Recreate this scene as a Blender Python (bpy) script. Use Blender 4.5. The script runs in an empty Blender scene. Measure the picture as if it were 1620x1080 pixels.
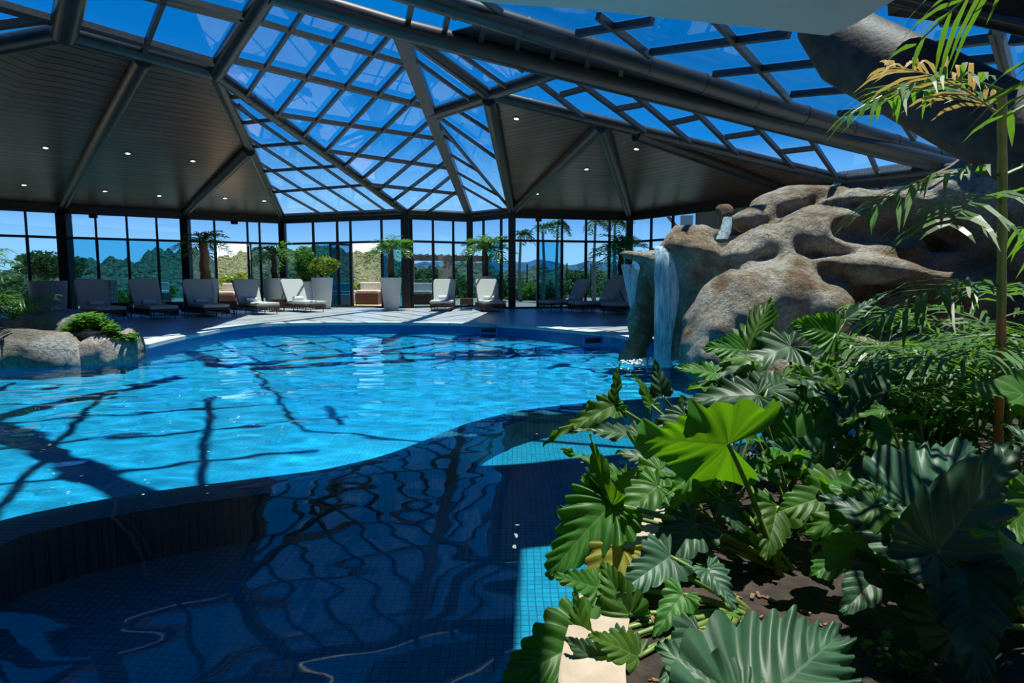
import bpy, bmesh, math, random
import numpy as np
from mathutils import Vector, Matrix, noise
from mathutils.geometry import tessellate_polygon
random.seed(7); np.random.seed(7)
SC = bpy.context.scene
COL = SC.collection
# ------------------------------------------------------------------ camera, sky, sun, exposure
FPX = 1000.0; EYE = 1.08; PITCH = math.atan(0.1)
cam_data = bpy.data.cameras.new('camera'); cam = bpy.data.objects.new('camera', cam_data); COL.objects.link(cam)
cam_data.sensor_width = 36.0; cam_data.lens = FPX/1620*36.0; cam_data.clip_end = 6000; cam_data.clip_start = 0.02
cam.location = (0, 0, EYE); cam.rotation_euler = (math.pi/2-PITCH, 0, 0)
SC.camera = cam
SC.view_settings.view_transform = 'Standard'; SC.view_settings.look = 'None'
SC.view_settings.gamma = 1.0; SC.view_settings.use_curve_mapping = False
SC.view_settings.exposure = 0.0
SC.render.engine = 'CYCLES'
cy = SC.cycles
cy.max_bounces = 8; cy.diffuse_bounces = 3; cy.glossy_bounces = 4; cy.transparent_max_bounces = 24; cy.transmission_bounces = 4
cy.caustics_reflective = False; cy.caustics_refractive = True; cy.sample_clamp_indirect = 4.0
cy.use_denoising = True

world = bpy.data.worlds.new('sky'); SC.world = world; world.use_nodes = True
nt = world.node_tree; nt.nodes.clear()
wo = nt.nodes.new('ShaderNodeOutputWorld'); bg = nt.nodes.new('ShaderNodeBackground')
tc = nt.nodes.new('ShaderNodeTexCoord'); sep = nt.nodes.new('ShaderNodeSeparateXYZ')
rp = nt.nodes.new('ShaderNodeValToRGB')
nt.links.new(tc.outputs['Generated'], sep.inputs[0]); nt.links.new(sep.outputs['Z'], rp.inputs[0])
cr = rp.color_ramp
stops = [(0.0, (1.2, 1.28, 1.36)), (0.045, (1.0, 1.2, 1.34)), (0.11, (0.27, 0.62, 1.12)), (0.2, (0.01, 0.23, 0.68)),
         (0.34, (0.0, 0.15, 0.50)), (0.6, (0.0, 0.12, 0.42)), (1.0, (0.01, 0.10, 0.36))]
cr.elements[0].position = stops[0][0]; cr.elements[0].color = (*stops[0][1], 1)
cr.elements[1].position = 1.0; cr.elements[1].color = (*stops[-1][1], 1)
for p, c in stops[1:-1]:
    e = cr.elements.new(p); e.color = (*c, 1)
# thin wisps of cloud
cn = nt.nodes.new('ShaderNodeTexNoise'); cn.inputs['Scale'].default_value = 5.0; cn.inputs['Detail'].default_value = 6
mp = nt.nodes.new('ShaderNodeMapping'); mp.inputs['Scale'].default_value = (1, 1, 3.5)
nt.links.new(tc.outputs['Generated'], mp.inputs[0]); nt.links.new(mp.outputs[0], cn.inputs['Vector'])
cm = nt.nodes.new('ShaderNodeMapRange'); cm.inputs['From Min'].default_value = 0.66; cm.inputs['From Max'].default_value = 0.86
cm.inputs['To Max'].default_value = 0.5
nt.links.new(cn.outputs['Fac'], cm.inputs[0])
mx = nt.nodes.new('ShaderNodeMix'); mx.data_type = 'RGBA'
nt.links.new(cm.outputs[0], mx.inputs[0]); nt.links.new(rp.outputs[0], mx.inputs[6]); mx.inputs[7].default_value = (1, 1, 1, 1)
nt.links.new(mx.outputs[2], bg.inputs['Color']); bg.inputs['Strength'].default_value = 1.25
nt.links.new(bg.outputs[0], wo.inputs[0])

sun_data = bpy.data.lights.new('sun', 'SUN'); sun = bpy.data.objects.new('sun', sun_data); COL.objects.link(sun)
sun_data.cycles.is_caustics_light = True; sun_data.energy = 7.6; sun_data.angle = math.radians(0.53); sun_data.color = (1.0, 0.96, 0.88)
SUN_TRAVEL = Vector((-0.13, -0.06, -1.0))
sun.rotation_euler = SUN_TRAVEL.to_track_quat('-Z', 'Y').to_euler(); sun.location = (3, 2, 30)

# ------------------------------------------------------------------ geometry of the view (used to survey points of the place)
_F = Vector((0, math.cos(PITCH), -math.sin(PITCH))); _U = Vector((0, math.sin(PITCH), math.cos(PITCH)))
EYEV = Vector((0, 0, EYE))
def ray(x, y): return Vector((1, 0, 0))*((x-810)/FPX) + _U*((540-y)/FPX) + _F
def atZ(x, y, z): r = ray(x, y); return EYEV + r*((z-EYE)/r.z)
def atD(x, y, d): r = ray(x, y); return EYEV + r*(d/r.y)
def onP(x, y, p, n): r = ray(x, y); return EYEV + r*((p-EYEV).dot(n)/r.dot(n))
def near_line(p, q, x, y):
    d = q-p; r = ray(x, y); w = EYEV-p
    a, b, c = d.dot(d), -d.dot(r), r.dot(r); e, g = w.dot(d), -w.dot(r)
    det = a*c-b*b; t = (e*c-b*g)/det
    return p+d*t

# ------------------------------------------------------------------ materials
def new_mat(name):
    m = bpy.data.materials.new(name); m.use_nodes = True; m.node_tree.nodes.clear(); return m, m.node_tree
def N(nt, typ, **kw):
    n = nt.nodes.new(typ)
    for k, v in kw.items():
        if k.startswith('i_'): n.inputs[k[2:].replace('_', ' ')].default_value = v
        else: setattr(n, k, v)
    return n
def ramp2(nt, src, c0, c1, p0=0.35, p1=0.65):
    r = nt.nodes.new('ShaderNodeValToRGB'); r.color_ramp.elements[0].position = p0; r.color_ramp.elements[1].position = p1
    r.color_ramp.elements[0].color = (*c0, 1); r.color_ramp.elements[1].color = (*c1, 1)
    nt.links.new(src, r.inputs[0]); return r
def mixc(nt, fac, a, b, blend='MIX'):
    m = nt.nodes.new('ShaderNodeMix'); m.data_type = 'RGBA'; m.blend_type = blend
    for s, v in ((0, fac), (6, a), (7, b)):
        if hasattr(v, 'is_linked') or hasattr(v, 'links'): nt.links.new(v, m.inputs[s])
        else: m.inputs[s].default_value = v if s == 0 else (*v, 1)
    return m.outputs[2]
def mth(nt, op, a, b=None, c=None):
    m = nt.nodes.new('ShaderNodeMath'); m.operation = op
    for i, v in enumerate((a, b, c)):
        if v is None: continue
        if hasattr(v, 'links'): nt.links.new(v, m.inputs[i])
        else: m.inputs[i].default_value = v
    return m.outputs[0]
def simple(name, color, rough=0.6, metal=0.0, var=0.25, scale=8.0, bump=0.0, bscale=60.0, spec=0.5, sheen=0):
    m, nt = new_mat(name)
    out = N(nt, 'ShaderNodeOutputMaterial'); b = N(nt, 'ShaderNodeBsdfPrincipled')
    b.inputs['Roughness'].default_value = rough; b.inputs['Metallic'].default_value = metal
    b.inputs['Specular IOR Level'].default_value = spec
    t = N(nt, 'ShaderNodeTexCoord'); n = N(nt, 'ShaderNodeTexNoise', i_Scale=scale, i_Detail=5.0)
    nt.links.new(t.outputs['Object'], n.inputs['Vector'])
    c1 = tuple(min(1, c*(1+var)) for c in color); c0 = tuple(c*(1-var) for c in color)
    r = ramp2(nt, n.outputs['Fac'], c0, c1, 0.3, 0.7); nt.links.new(r.outputs[0], b.inputs['Base Color'])
    if bump > 0:
        n2 = N(nt, 'ShaderNodeTexNoise', i_Scale=bscale, i_Detail=4.0); nt.links.new(t.outputs['Object'], n2.inputs['Vector'])
        bp = N(nt, 'ShaderNodeBump', i_Strength=bump, i_Distance=0.02); nt.links.new(n2.outputs['Fac'], bp.inputs['Height']); nt.links.new(bp.outputs[0], b.inputs['Normal'])
    nt.links.new(b.outputs[0], out.inputs[0]); return m
def emit(name, color, s):
    m, nt = new_mat(name); out = N(nt, 'ShaderNodeOutputMaterial'); e = N(nt, 'ShaderNodeEmission')
    e.inputs[0].default_value = (*color, 1); e.inputs[1].default_value = s; nt.links.new(e.outputs[0], out.inputs[0]); return m
def facing_fresnel(nt, normal=None, f0=0.04):
    lw = N(nt, 'ShaderNodeLayerWeight'); lw.inputs['Blend'].default_value = 0.5
    if normal is not None: nt.links.new(normal, lw.inputs['Normal'])
    p = mth(nt, 'POWER', lw.outputs['Facing'], 5.0)
    return mth(nt, 'MULTIPLY_ADD', p, 1-f0, f0)
def glass(name, tint, f0=0.045):
    m, nt = new_mat(name); out = N(nt, 'ShaderNodeOutputMaterial')
    tr = N(nt, 'ShaderNodeBsdfTransparent'); tr.inputs[0].default_value = (*tint, 1)
    gl = N(nt, 'ShaderNodeBsdfGlossy'); gl.inputs['Roughness'].default_value = 0.0
    ms = N(nt, 'ShaderNodeMixShader'); nt.links.new(facing_fresnel(nt, None, f0), ms.inputs[0])
    nt.links.new(tr.outputs[0], ms.inputs[1]); nt.links.new(gl.outputs[0], ms.inputs[2]); nt.links.new(ms.outputs[0], out.inputs[0]); return m
def water(name, tint):
    m, nt = new_mat(name); out = N(nt, 'ShaderNodeOutputMaterial'); g = N(nt, 'ShaderNodeBsdfGlass'); g.inputs['IOR'].default_value = 1.33
    g.inputs['Roughness'].default_value = 0.0; g.inputs[0].default_value = (*tint, 1); nt.links.new(g.outputs[0], out.inputs[0]); return m
def grid_tiles(name, size, c0, c1, grout, gw, rough, nscale=3.0, spec=0.5, cell=0.35):
    """square tiles laid in world metres, joints on whichever two axes the face spans"""
    m, nt = new_mat(name); out = N(nt, 'ShaderNodeOutputMaterial'); b = N(nt, 'ShaderNodeBsdfPrincipled')
    g = N(nt, 'ShaderNodeNewGeometry'); sp = N(nt, 'ShaderNodeSeparateXYZ'); sn = N(nt, 'ShaderNodeSeparateXYZ')
    nt.links.new(g.outputs['Position'], sp.inputs[0]); nt.links.new(g.outputs['Normal'], sn.inputs[0])
    mask = None
    for ax in range(3):
        f = mth(nt, 'FRACT', mth(nt, 'DIVIDE', sp.outputs[ax], size)); l = mth(nt, 'LESS_THAN', f, gw/size)
        w = mth(nt, 'LESS_THAN', mth(nt, 'ABSOLUTE', sn.outputs[ax]), 0.8); l = mth(nt, 'MULTIPLY', l, w)
        mask = l if mask is None else mth(nt, 'MAXIMUM', mask, l)
    sc_ = N(nt, 'ShaderNodeVectorMath', operation='SCALE'); nt.links.new(g.outputs['Position'], sc_.inputs[0]); sc_.inputs['Scale'].default_value = 1/size
    fl = N(nt, 'ShaderNodeVectorMath', operation='FLOOR'); nt.links.new(sc_.outputs[0], fl.inputs[0])
    wn = N(nt, 'ShaderNodeTexWhiteNoise'); nt.links.new(fl.outputs[0], wn.inputs['Vector'])
    n = N(nt, 'ShaderNodeTexNoise', i_Scale=nscale, i_Detail=4.0); nt.links.new(g.outputs['Position'], n.inputs['Vector'])
    mixf = mth(nt, 'ADD', mth(nt, 'MULTIPLY', wn.outputs['Value'], cell), mth(nt, 'MULTIPLY', n.outputs['Fac'], 1-cell))
    col = mixc(nt, mixf, c0, c1); col = mixc(nt, mask, col, grout)
    nt.links.new(col, b.inputs['Base Color']); b.inputs['Roughness'].default_value = rough; b.inputs['Specular IOR Level'].default_value = spec
    nt.links.new(b.outputs[0], out.inputs[0]); return m
def boards(name, c0, c1, pitch=0.035):
    """ceiling boards that run level along the slope"""
    m, nt = new_mat(name); out = N(nt, 'ShaderNodeOutputMaterial'); b = N(nt, 'ShaderNodeBsdfPrincipled')
    g = N(nt, 'ShaderNodeNewGeometry'); sp = N(nt, 'ShaderNodeSeparateXYZ'); nt.links.new(g.outputs['Position'], sp.inputs[0])
    q = mth(nt, 'DIVIDE', sp.outputs[2], pitch); f = mth(nt, 'FRACT', q); l = mth(nt, 'LESS_THAN', f, 0.16)
    cell = mth(nt, 'FLOOR', q); wn = N(nt, 'ShaderNodeTexWhiteNoise', noise_dimensions='1D'); nt.links.new(cell, wn.inputs['W'])
    n = N(nt, 'ShaderNodeTexNoise', i_Scale=1.2, i_Detail=3.0); nt.links.new(g.outputs['Position'], n.inputs['Vector'])
    mf = mth(nt, 'ADD', mth(nt, 'MULTIPLY', wn.outputs['Value'], 0.5), mth(nt, 'MULTIPLY', n.outputs['Fac'], 0.5))
    col = mixc(nt, l, mixc(nt, mf, c0, c1), (0.008, 0.007, 0.006)); nt.links.new(col, b.inputs['Base Color'])
    b.inputs['Roughness'].default_value = 0.33
    bp = N(nt, 'ShaderNodeBump', i_Strength=0.5, i_Distance=0.01); nt.links.new(mth(nt, 'SUBTRACT', 1.0, l), bp.inputs['Height']); nt.links.new(bp.outputs[0], b.inputs['Normal'])
    nt.links.new(b.outputs[0], out.inputs[0]); return m
def rock_mat(name, dark=(0.27, 0.14, 0.055), pale=(0.68, 0.58, 0.46), ochre=(0.36, 0.20, 0.07)):
    m, nt = new_mat(name); out = N(nt, 'ShaderNodeOutputMaterial'); b = N(nt, 'ShaderNodeBsdfPrincipled')
    t = N(nt, 'ShaderNodeTexCoord')
    n1 = N(nt, 'ShaderNodeTexNoise', i_Scale=1.7, i_Detail=7.0, i_Roughness=0.62); nt.links.new(t.outputs['Object'], n1.inputs['Vector'])
    n2 = N(nt, 'ShaderNodeTexNoise', i_Scale=22.0, i_Detail=6.0, i_Roughness=0.7); nt.links.new(t.outputs['Object'], n2.inputs['Vector'])
    n3 = N(nt, 'ShaderNodeTexNoise', i_Scale=0.9, i_Detail=3.0); nt.links.new(t.outputs['Object'], n3.inputs['Vector'])
    c = ramp2(nt, n1.outputs['Fac'], dark, pale, 0.38, 0.58).outputs[0]
    c = mixc(nt, ramp2(nt, n3.outputs['Fac'], (0, 0, 0), (1, 1, 1), 0.5, 0.72).outputs[0], c, ochre)
    c = mixc(nt, ramp2(nt, n2.outputs['Fac'], (0, 0, 0), (0.75, 0.75, 0.75), 0.42, 0.75).outputs[0], c, (0.075, 0.065, 0.05))
    nt.links.new(c, b.inputs['Base Color']); b.inputs['Roughness'].default_value = 0.8
    vo = N(nt, 'ShaderNodeTexVoronoi', i_Scale=9.0); nt.links.new(t.outputs['Object'], vo.inputs['Vector'])
    hsum = mth(nt, 'ADD', mth(nt, 'MULTIPLY', n2.outputs['Fac'], 1.0), mth(nt, 'MULTIPLY', n1.outputs['Fac'], 1.6))
    hsum = mth(nt, 'ADD', hsum, mth(nt, 'MULTIPLY', vo.outputs['Distance'], 0.4))
    bp = N(nt, 'ShaderNodeBump', i_Strength=1.0, i_Distance=0.09); nt.links.new(hsum, bp.inputs['Height']); nt.links.new(bp.outputs[0], b.inputs['Normal'])
    nt.links.new(b.outputs[0], out.inputs[0]); return m
def leaf_mat(name, top, vein, trans, rough=0.38, tw=0.45, edge=None, veins=18.0):
    m, nt = new_mat(name); out = N(nt, 'ShaderNodeOutputMaterial'); b = N(nt, 'ShaderNodeBsdfPrincipled')
    uv = N(nt, 'ShaderNodeUVMap'); sp = N(nt, 'ShaderNodeSeparateXYZ'); nt.links.new(uv.outputs[0], sp.inputs[0])
    t = N(nt, 'ShaderNodeTexCoord'); n = N(nt, 'ShaderNodeTexNoise', i_Scale=9.0, i_Detail=5.0); nt.links.new(t.outputs['Object'], n.inputs['Vector'])
    oi = N(nt, 'ShaderNodeObjectInfo')
    # u runs round the leaf 0..1 (0.5 is the midrib), v from the petiole to the edge
    ph = mth(nt, 'ABSOLUTE', mth(nt, 'SUBTRACT', sp.outputs[0], 0.5))
    k = mth(nt, 'ABSOLUTE', mth(nt, 'SUBTRACT', mth(nt, 'FRACT', mth(nt, 'ADD', mth(nt, 'MULTIPLY', ph, 36.0), 0.5)), 0.5))
    wdt = mth(nt, 'MULTIPLY_ADD', sp.outputs[1], -0.035, 0.055)
    vm = mth(nt, 'MAXIMUM', mth(nt, 'LESS_THAN', k, wdt), mth(nt, 'LESS_THAN', sp.outputs[1], 0.035)); vm = mth(nt, 'MULTIPLY', vm, 0.55)
    c = ramp2(nt, n.outputs['Fac'], tuple(x*0.7 for x in top), tuple(min(1, x*1.35) for x in top), 0.3, 0.7).outputs[0]
    hs = N(nt, 'ShaderNodeHueSaturation'); nt.links.new(c, hs.inputs['Color'])
    nt.links.new(mth(nt, 'MULTIPLY_ADD', oi.outputs['Random'], 0.5, 0.75), hs.inputs['Value'])
    nt.links.new(mth(nt, 'MULTIPLY_ADD', oi.outputs['Random'], 0.04, 0.48), hs.inputs['Hue']); c = hs.outputs[0]
    c = mixc(nt, vm, c, vein)
    if edge:
        em = mth(nt, 'MULTIPLY', mth(nt, 'GREATER_THAN', sp.outputs[1], 0.9), mth(nt, 'GREATER_THAN', n.outputs['Fac'], 0.5))
        c = mixc(nt, em, c, edge)
    nt.links.new(c, b.inputs['Base Color']); b.inputs['Roughness'].default_value = rough; b.inputs['Specular IOR Level'].default_value = 0.32
    bp = N(nt, 'ShaderNodeBump', i_Strength=0.35, i_Distance=0.004); nt.links.new(k, bp.inputs['Height']); nt.links.new(bp.outputs[0], b.inputs['Normal'])
    tl = N(nt, 'ShaderNodeBsdfTranslucent')
    tcx = mixc(nt, vm, trans, tuple(x*0.5 for x in trans)); nt.links.new(tcx, tl.inputs[0])
    ms = N(nt, 'ShaderNodeMixShader'); ms.inputs[0].default_value = tw
    nt.links.new(b.outputs[0], ms.inputs[1]); nt.links.new(tl.outputs[0], ms.inputs[2]); nt.links.new(ms.outputs[0], out.inputs[0]); return m
def blade_mat(name, top, trans, rough=0.5, tw=0.4):
    m, nt = new_mat(name); out = N(nt, 'ShaderNodeOutputMaterial'); b = N(nt, 'ShaderNodeBsdfPrincipled')
    t = N(nt, 'ShaderNodeTexCoord'); n = N(nt, 'ShaderNodeTexNoise', i_Scale=5.0, i_Detail=4.0); nt.links.new(t.outputs['Object'], n.inputs['Vector'])
    c = ramp2(nt, n.outputs['Fac'], tuple(x*0.55 for x in top), tuple(min(1, x*1.5) for x in top), 0.3, 0.7).outputs[0]
    nt.links.new(c, b.inputs['Base Color']); b.inputs['Roughness'].default_value = rough
    tl = N(nt, 'ShaderNodeBsdfTranslucent'); tl.inputs[0].default_value = (*trans, 1)
    ms = N(nt, 'ShaderNodeMixShader'); ms.inputs[0].default_value = tw
    nt.links.new(b.outputs[0], ms.inputs[1]); nt.links.new(tl.outputs[0], ms.inputs[2]); nt.links.new(ms.outputs[0], out.inputs[0]); return m
def falls_mat(name):
    m, nt = new_mat(name); out = N(nt, 'ShaderNodeOutputMaterial'); t = N(nt, 'ShaderNodeTexCoord')
    mp = N(nt, 'ShaderNodeMapping'); mp.inputs['Scale'].default_value = (26, 26, 2.2); nt.links.new(t.outputs['Object'], mp.inputs[0])
    n = N(nt, 'ShaderNodeTexNoise', i_Scale=1.0, i_Detail=5.0, i_Distortion=0.6); nt.links.new(mp.outputs[0], n.inputs['Vector'])
    r = ramp2(nt, n.outputs['Fac'], (0.22, 0.22, 0.22), (1, 1, 1), 0.38, 0.58)
    tr = N(nt, 'ShaderNodeBsdfTransparent'); tr.inputs[0].default_value = (0.75, 0.93, 0.98, 1)
    d = N(nt, 'ShaderNodeBsdfPrincipled'); d.inputs['Base Color'].default_value = (0.80, 0.93, 0.98, 1); d.inputs['Roughness'].default_value = 0.12
    bp = N(nt, 'ShaderNodeBump', i_Strength=0.8, i_Distance=0.02); nt.links.new(n.outputs['Fac'], bp.inputs['Height']); nt.links.new(bp.outputs[0], d.inputs['Normal'])
    tl = N(nt, 'ShaderNodeBsdfTranslucent'); tl.inputs[0].default_value = (0.8, 0.93, 0.98, 1)
    m2 = N(nt, 'ShaderNodeMixShader'); m2.inputs[0].default_value = 0.5; nt.links.new(d.outputs[0], m2.inputs[1]); nt.links.new(tl.outputs[0], m2.inputs[2])
    ms = N(nt, 'ShaderNodeMixShader'); nt.links.new(r.outputs[0], ms.inputs[0]); nt.links.new(tr.outputs[0], ms.inputs[1]); nt.links.new(m2.outputs[0], ms.inputs[2])
    nt.links.new(ms.outputs[0], out.inputs[0]); return m

M = {}
M['steel'] = simple('painted_steel', (0.026, 0.03, 0.03), 0.33, 0.0, 0.25, 3.0, spec=0.45)
M['steel2'] = simple('painted_steel_flat', (0.024, 0.022, 0.021), 0.38, 0.0, 0.3, 6.0)
M['mull'] = simple('mullion_paint', (0.035, 0.036, 0.035), 0.4, 0.0, 0.35, 14.0)
M['column'] = simple('column_paint', (0.022, 0.02, 0.02), 0.4, 0.1, 0.2)
M['pipe'] = simple('dusty_pipe', (0.06, 0.038, 0.026), 0.62, 0.0, 0.7, 6.0, 0.3, 25)
M['boards'] = boards('dark_ceiling_boards', (0.085, 0.040, 0.023), (0.19, 0.105, 0.066))
M['slab'] = simple('painted_canopy', (0.82, 0.66, 0.58), 0.7, 0, 0.04, 1.0)
M['glass'] = glass('tinted_glass', (0.22, 0.43, 0.64), 0.05)
M['glass2'] = glass('sliding_glass', (0.20, 0.64, 0.82), 0.05)
M['roofglass'] = glass('roof_glass', (0.80, 0.94, 0.98), 0.07)
M['deck'] = grid_tiles('deck_tiles', 0.62, (0.36, 0.375, 0.38), (0.47, 0.485, 0.48), (0.16, 0.17, 0.17), 0.006, 0.35, 2.0)
M['terrace'] = simple('sandy_terrace', (0.42, 0.33, 0.2), 0.9, 0, 0.25, 2.0)
M['coping'] = grid_tiles('coping_stone', 0.5, (0.55, 0.57, 0.56), (0.68, 0.69, 0.67), (0.25, 0.25, 0.25), 0.008, 0.5, 4.0)
M['pooltile'] = grid_tiles('pool_mosaic', 0.04, (0.0, 0.20, 0.42), (0.008, 0.42, 0.68), (0.004, 0.24, 0.42), 0.006, 0.4, 1.3, cell=0.3)
M['spatile'] = grid_tiles('spa_mosaic', 0.04, (0.003, 0.16, 0.29), (0.008, 0.30, 0.46), (0.002, 0.11, 0.19), 0.006, 0.35, 1.5, cell=0.45)
M['bandtile'] = grid_tiles('waterline_mosaic', 0.05, (0.0, 0.14, 0.42), (0.01, 0.22, 0.55), (0.005, 0.08, 0.22), 0.006, 0.3, 2.0)
M['rimtile'] = grid_tiles('rim_mosaic', 0.04, (0.02, 0.13, 0.20), (0.05, 0.22, 0.31), (0.01, 0.06, 0.1), 0.006, 0.35, 2.0)
M['water'] = water('clear_water', (0.74, 0.97, 1.0))
M['falls'] = falls_mat('falling_water')
M['rock'] = rock_mat('sculpted_rock')
M['rock_grey'] = rock_mat('island_boulder_rock', (0.20, 0.17, 0.14), (0.58, 0.54, 0.49), (0.34, 0.28, 0.2))
M['soil'] = simple('planting_soil', (0.028, 0.02, 0.014), 0.95, 0, 0.6, 14, 0.8, 40)
M['curb'] = simple('beige_curb_stone', (0.36, 0.30, 0.23), 0.75, 0, 0.2, 9, 0.2)
M['leaf'] = leaf_mat('philodendron_leaf', (0.045, 0.135, 0.02), (0.17, 0.32, 0.08), (0.15, 0.40, 0.006), 0.45, 0.42)
M['leafdark'] = leaf_mat('philodendron_leaf_dark', (0.03, 0.085, 0.042), (0.10, 0.19, 0.10), (0.07, 0.2, 0.012), 0.45, 0.2)
M['leafyellow'] = leaf_mat('philodendron_leaf_aged', (0.26, 0.30, 0.04), (0.42, 0.42, 0.08), (0.5, 0.5, 0.02), 0.5, 0.45, edge=(0.45, 0.16, 0.03))
M['petiole'] = simple('petiole_green', (0.12, 0.20, 0.04), 0.45, 0, 0.3, 20)
M['palmleaf'] = blade_mat('palm_leaflet', (0.055, 0.14, 0.035), (0.16, 0.38, 0.02), 0.42, 0.38)
M['drypalm'] = blade_mat('dry_palm_leaflet', (0.42, 0.30, 0.12), (0.5, 0.36, 0.1), 0.7, 0.35)
M['cane'] = simple('bamboo_palm_cane', (0.24, 0.25, 0.07), 0.4, 0, 0.35, 7)
M['canered'] = simple('cane_reddish', (0.42, 0.17, 0.06), 0.45, 0, 0.3, 7)
M['fardark'] = blade_mat('foliage_mid', (0.05, 0.12, 0.035), (0.12, 0.26, 0.03), 0.6, 0.3)
M['bushleaf'] = blade_mat('shrub_leaf', (0.07, 0.20, 0.03), (0.18, 0.42, 0.03), 0.4, 0.35)
M['bushyellow'] = blade_mat('croton_leaf', (0.17, 0.28, 0.03), (0.4, 0.45, 0.03), 0.45, 0.35)
M['trunk'] = simple('palm_trunk', (0.09, 0.055, 0.035), 0.9, 0, 0.5, 18, 0.8, 30)
M['paletrunk'] = simple('pale_trunk', (0.26, 0.24, 0.2), 0.9, 0, 0.3, 18)
M['pot'] = simple('pale_pot', (0.56, 0.57, 0.55), 0.55, 0, 0.06, 2)
M['potwhite'] = simple('white_pot', (0.60, 0.61, 0.60), 0.55, 0, 0.05, 2)
M['cushion'] = simple('lounger_cushion', (0.50, 0.50, 0.46), 0.85, 0, 0.06, 30, 0.15, 200)
M['wicker'] = simple('brown_wicker', (0.10, 0.042, 0.028), 0.6, 0, 0.6, 60, 0.8, 90)
M['darkmetal'] = simple('dark_leg_metal', (0.02, 0.02, 0.022), 0.4, 0.6, 0.2)
M['towel'] = simple('white_towel', (0.78, 0.80, 0.82), 0.95, 0, 0.04, 40, 0.3, 150)
M['wood'] = simple('pergola_wood', (0.36, 0.24, 0.15), 0.8, 0, 0.3, 5)
M['sofa'] = simple('outdoor_cushion', (0.68, 0.62, 0.52), 0.9, 0, 0.06, 9)
M['teal'] = simple('teal_cushion', (0.15, 0.48, 0.46), 0.9, 0, 0.08, 9)
M['render_wall'] = simple('pale_rendered_wall', (0.62, 0.60, 0.55), 0.9, 0, 0.05, 2)
M['ridged'] = grid_tiles('ridged_panel', 0.09, (0.40, 0.41, 0.42), (0.45, 0.46, 0.47), (0.26, 0.27, 0.28), 0.02, 0.7)
M['redstone'] = simple('rough_stone_wall', (0.20, 0.12, 0.11), 0.9, 0, 0.7, 9, 0.9, 14)
M['black'] = simple('black_plastic', (0.012, 0.012, 0.013), 0.5, 0, 0.2)
M['lamp'] = emit('downlight_lens', (1.0, 0.93, 0.8), 6.0)
M['foam'] = simple('white_foam', (0.85, 0.93, 0.96), 0.6, 0, 0.08, 40, 0.9, 60)
M['rim_metal'] = simple('downlight_trim', (0.3, 0.29, 0.27), 0.4, 0.6, 0.1)
def forest(name, c0, c1, c2, sc1):
    m, nt = new_mat(name); out = N(nt, 'ShaderNodeOutputMaterial'); b = N(nt, 'ShaderNodeBsdfPrincipled'); t = N(nt, 'ShaderNodeTexCoord')
    v = N(nt, 'ShaderNodeTexVoronoi', i_Scale=sc1); nt.links.new(t.outputs['Object'], v.inputs['Vector'])
    n = N(nt, 'ShaderNodeTexNoise', i_Scale=sc1*0.25, i_Detail=8.0, i_Roughness=0.7); nt.links.new(t.outputs['Object'], n.inputs['Vector'])
    c = mixc(nt, v.outputs['Color'], c0, c1); c = mixc(nt, ramp2(nt, n.outputs['Fac'], (0, 0, 0), (1, 1, 1), 0.42, 0.66).outputs[0], c, c2)
    nt.links.new(c, b.inputs['Base Color']); b.inputs['Roughness'].default_value = 0.9; b.inputs['Specular IOR Level'].default_value = 0.1
    bp = N(nt, 'ShaderNodeBump', i_Strength=1.0, i_Distance=1.2/sc1); bp.invert = True
    nt.links.new(mth(nt, 'ADD', v.outputs['Distance'], mth(nt, 'MULTIPLY', n.outputs['Fac'], -1.0)), bp.inputs['Height']); nt.links.new(bp.outputs[0], b.inputs['Normal'])
    nt.links.new(b.outputs[0], out.inputs[0]); return m
M['forest'] = forest('hill_forest', (0.05, 0.085, 0.04), (0.30, 0.30, 0.15), (0.17, 0.19, 0.10), 1.7)
M['forest2'] = forest('lower_woods', (0.04, 0.08, 0.045), (0.16, 0.20, 0.10), (0.20, 0.20, 0.11), 1.0)
M['mountain'] = forest('hazy_mountain_woods', (0.10, 0.22, 0.30), (0.13, 0.26, 0.34), (0.12, 0.24, 0.33), 0.05)  # blue of distance haze put into the base colour of the woods

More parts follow.
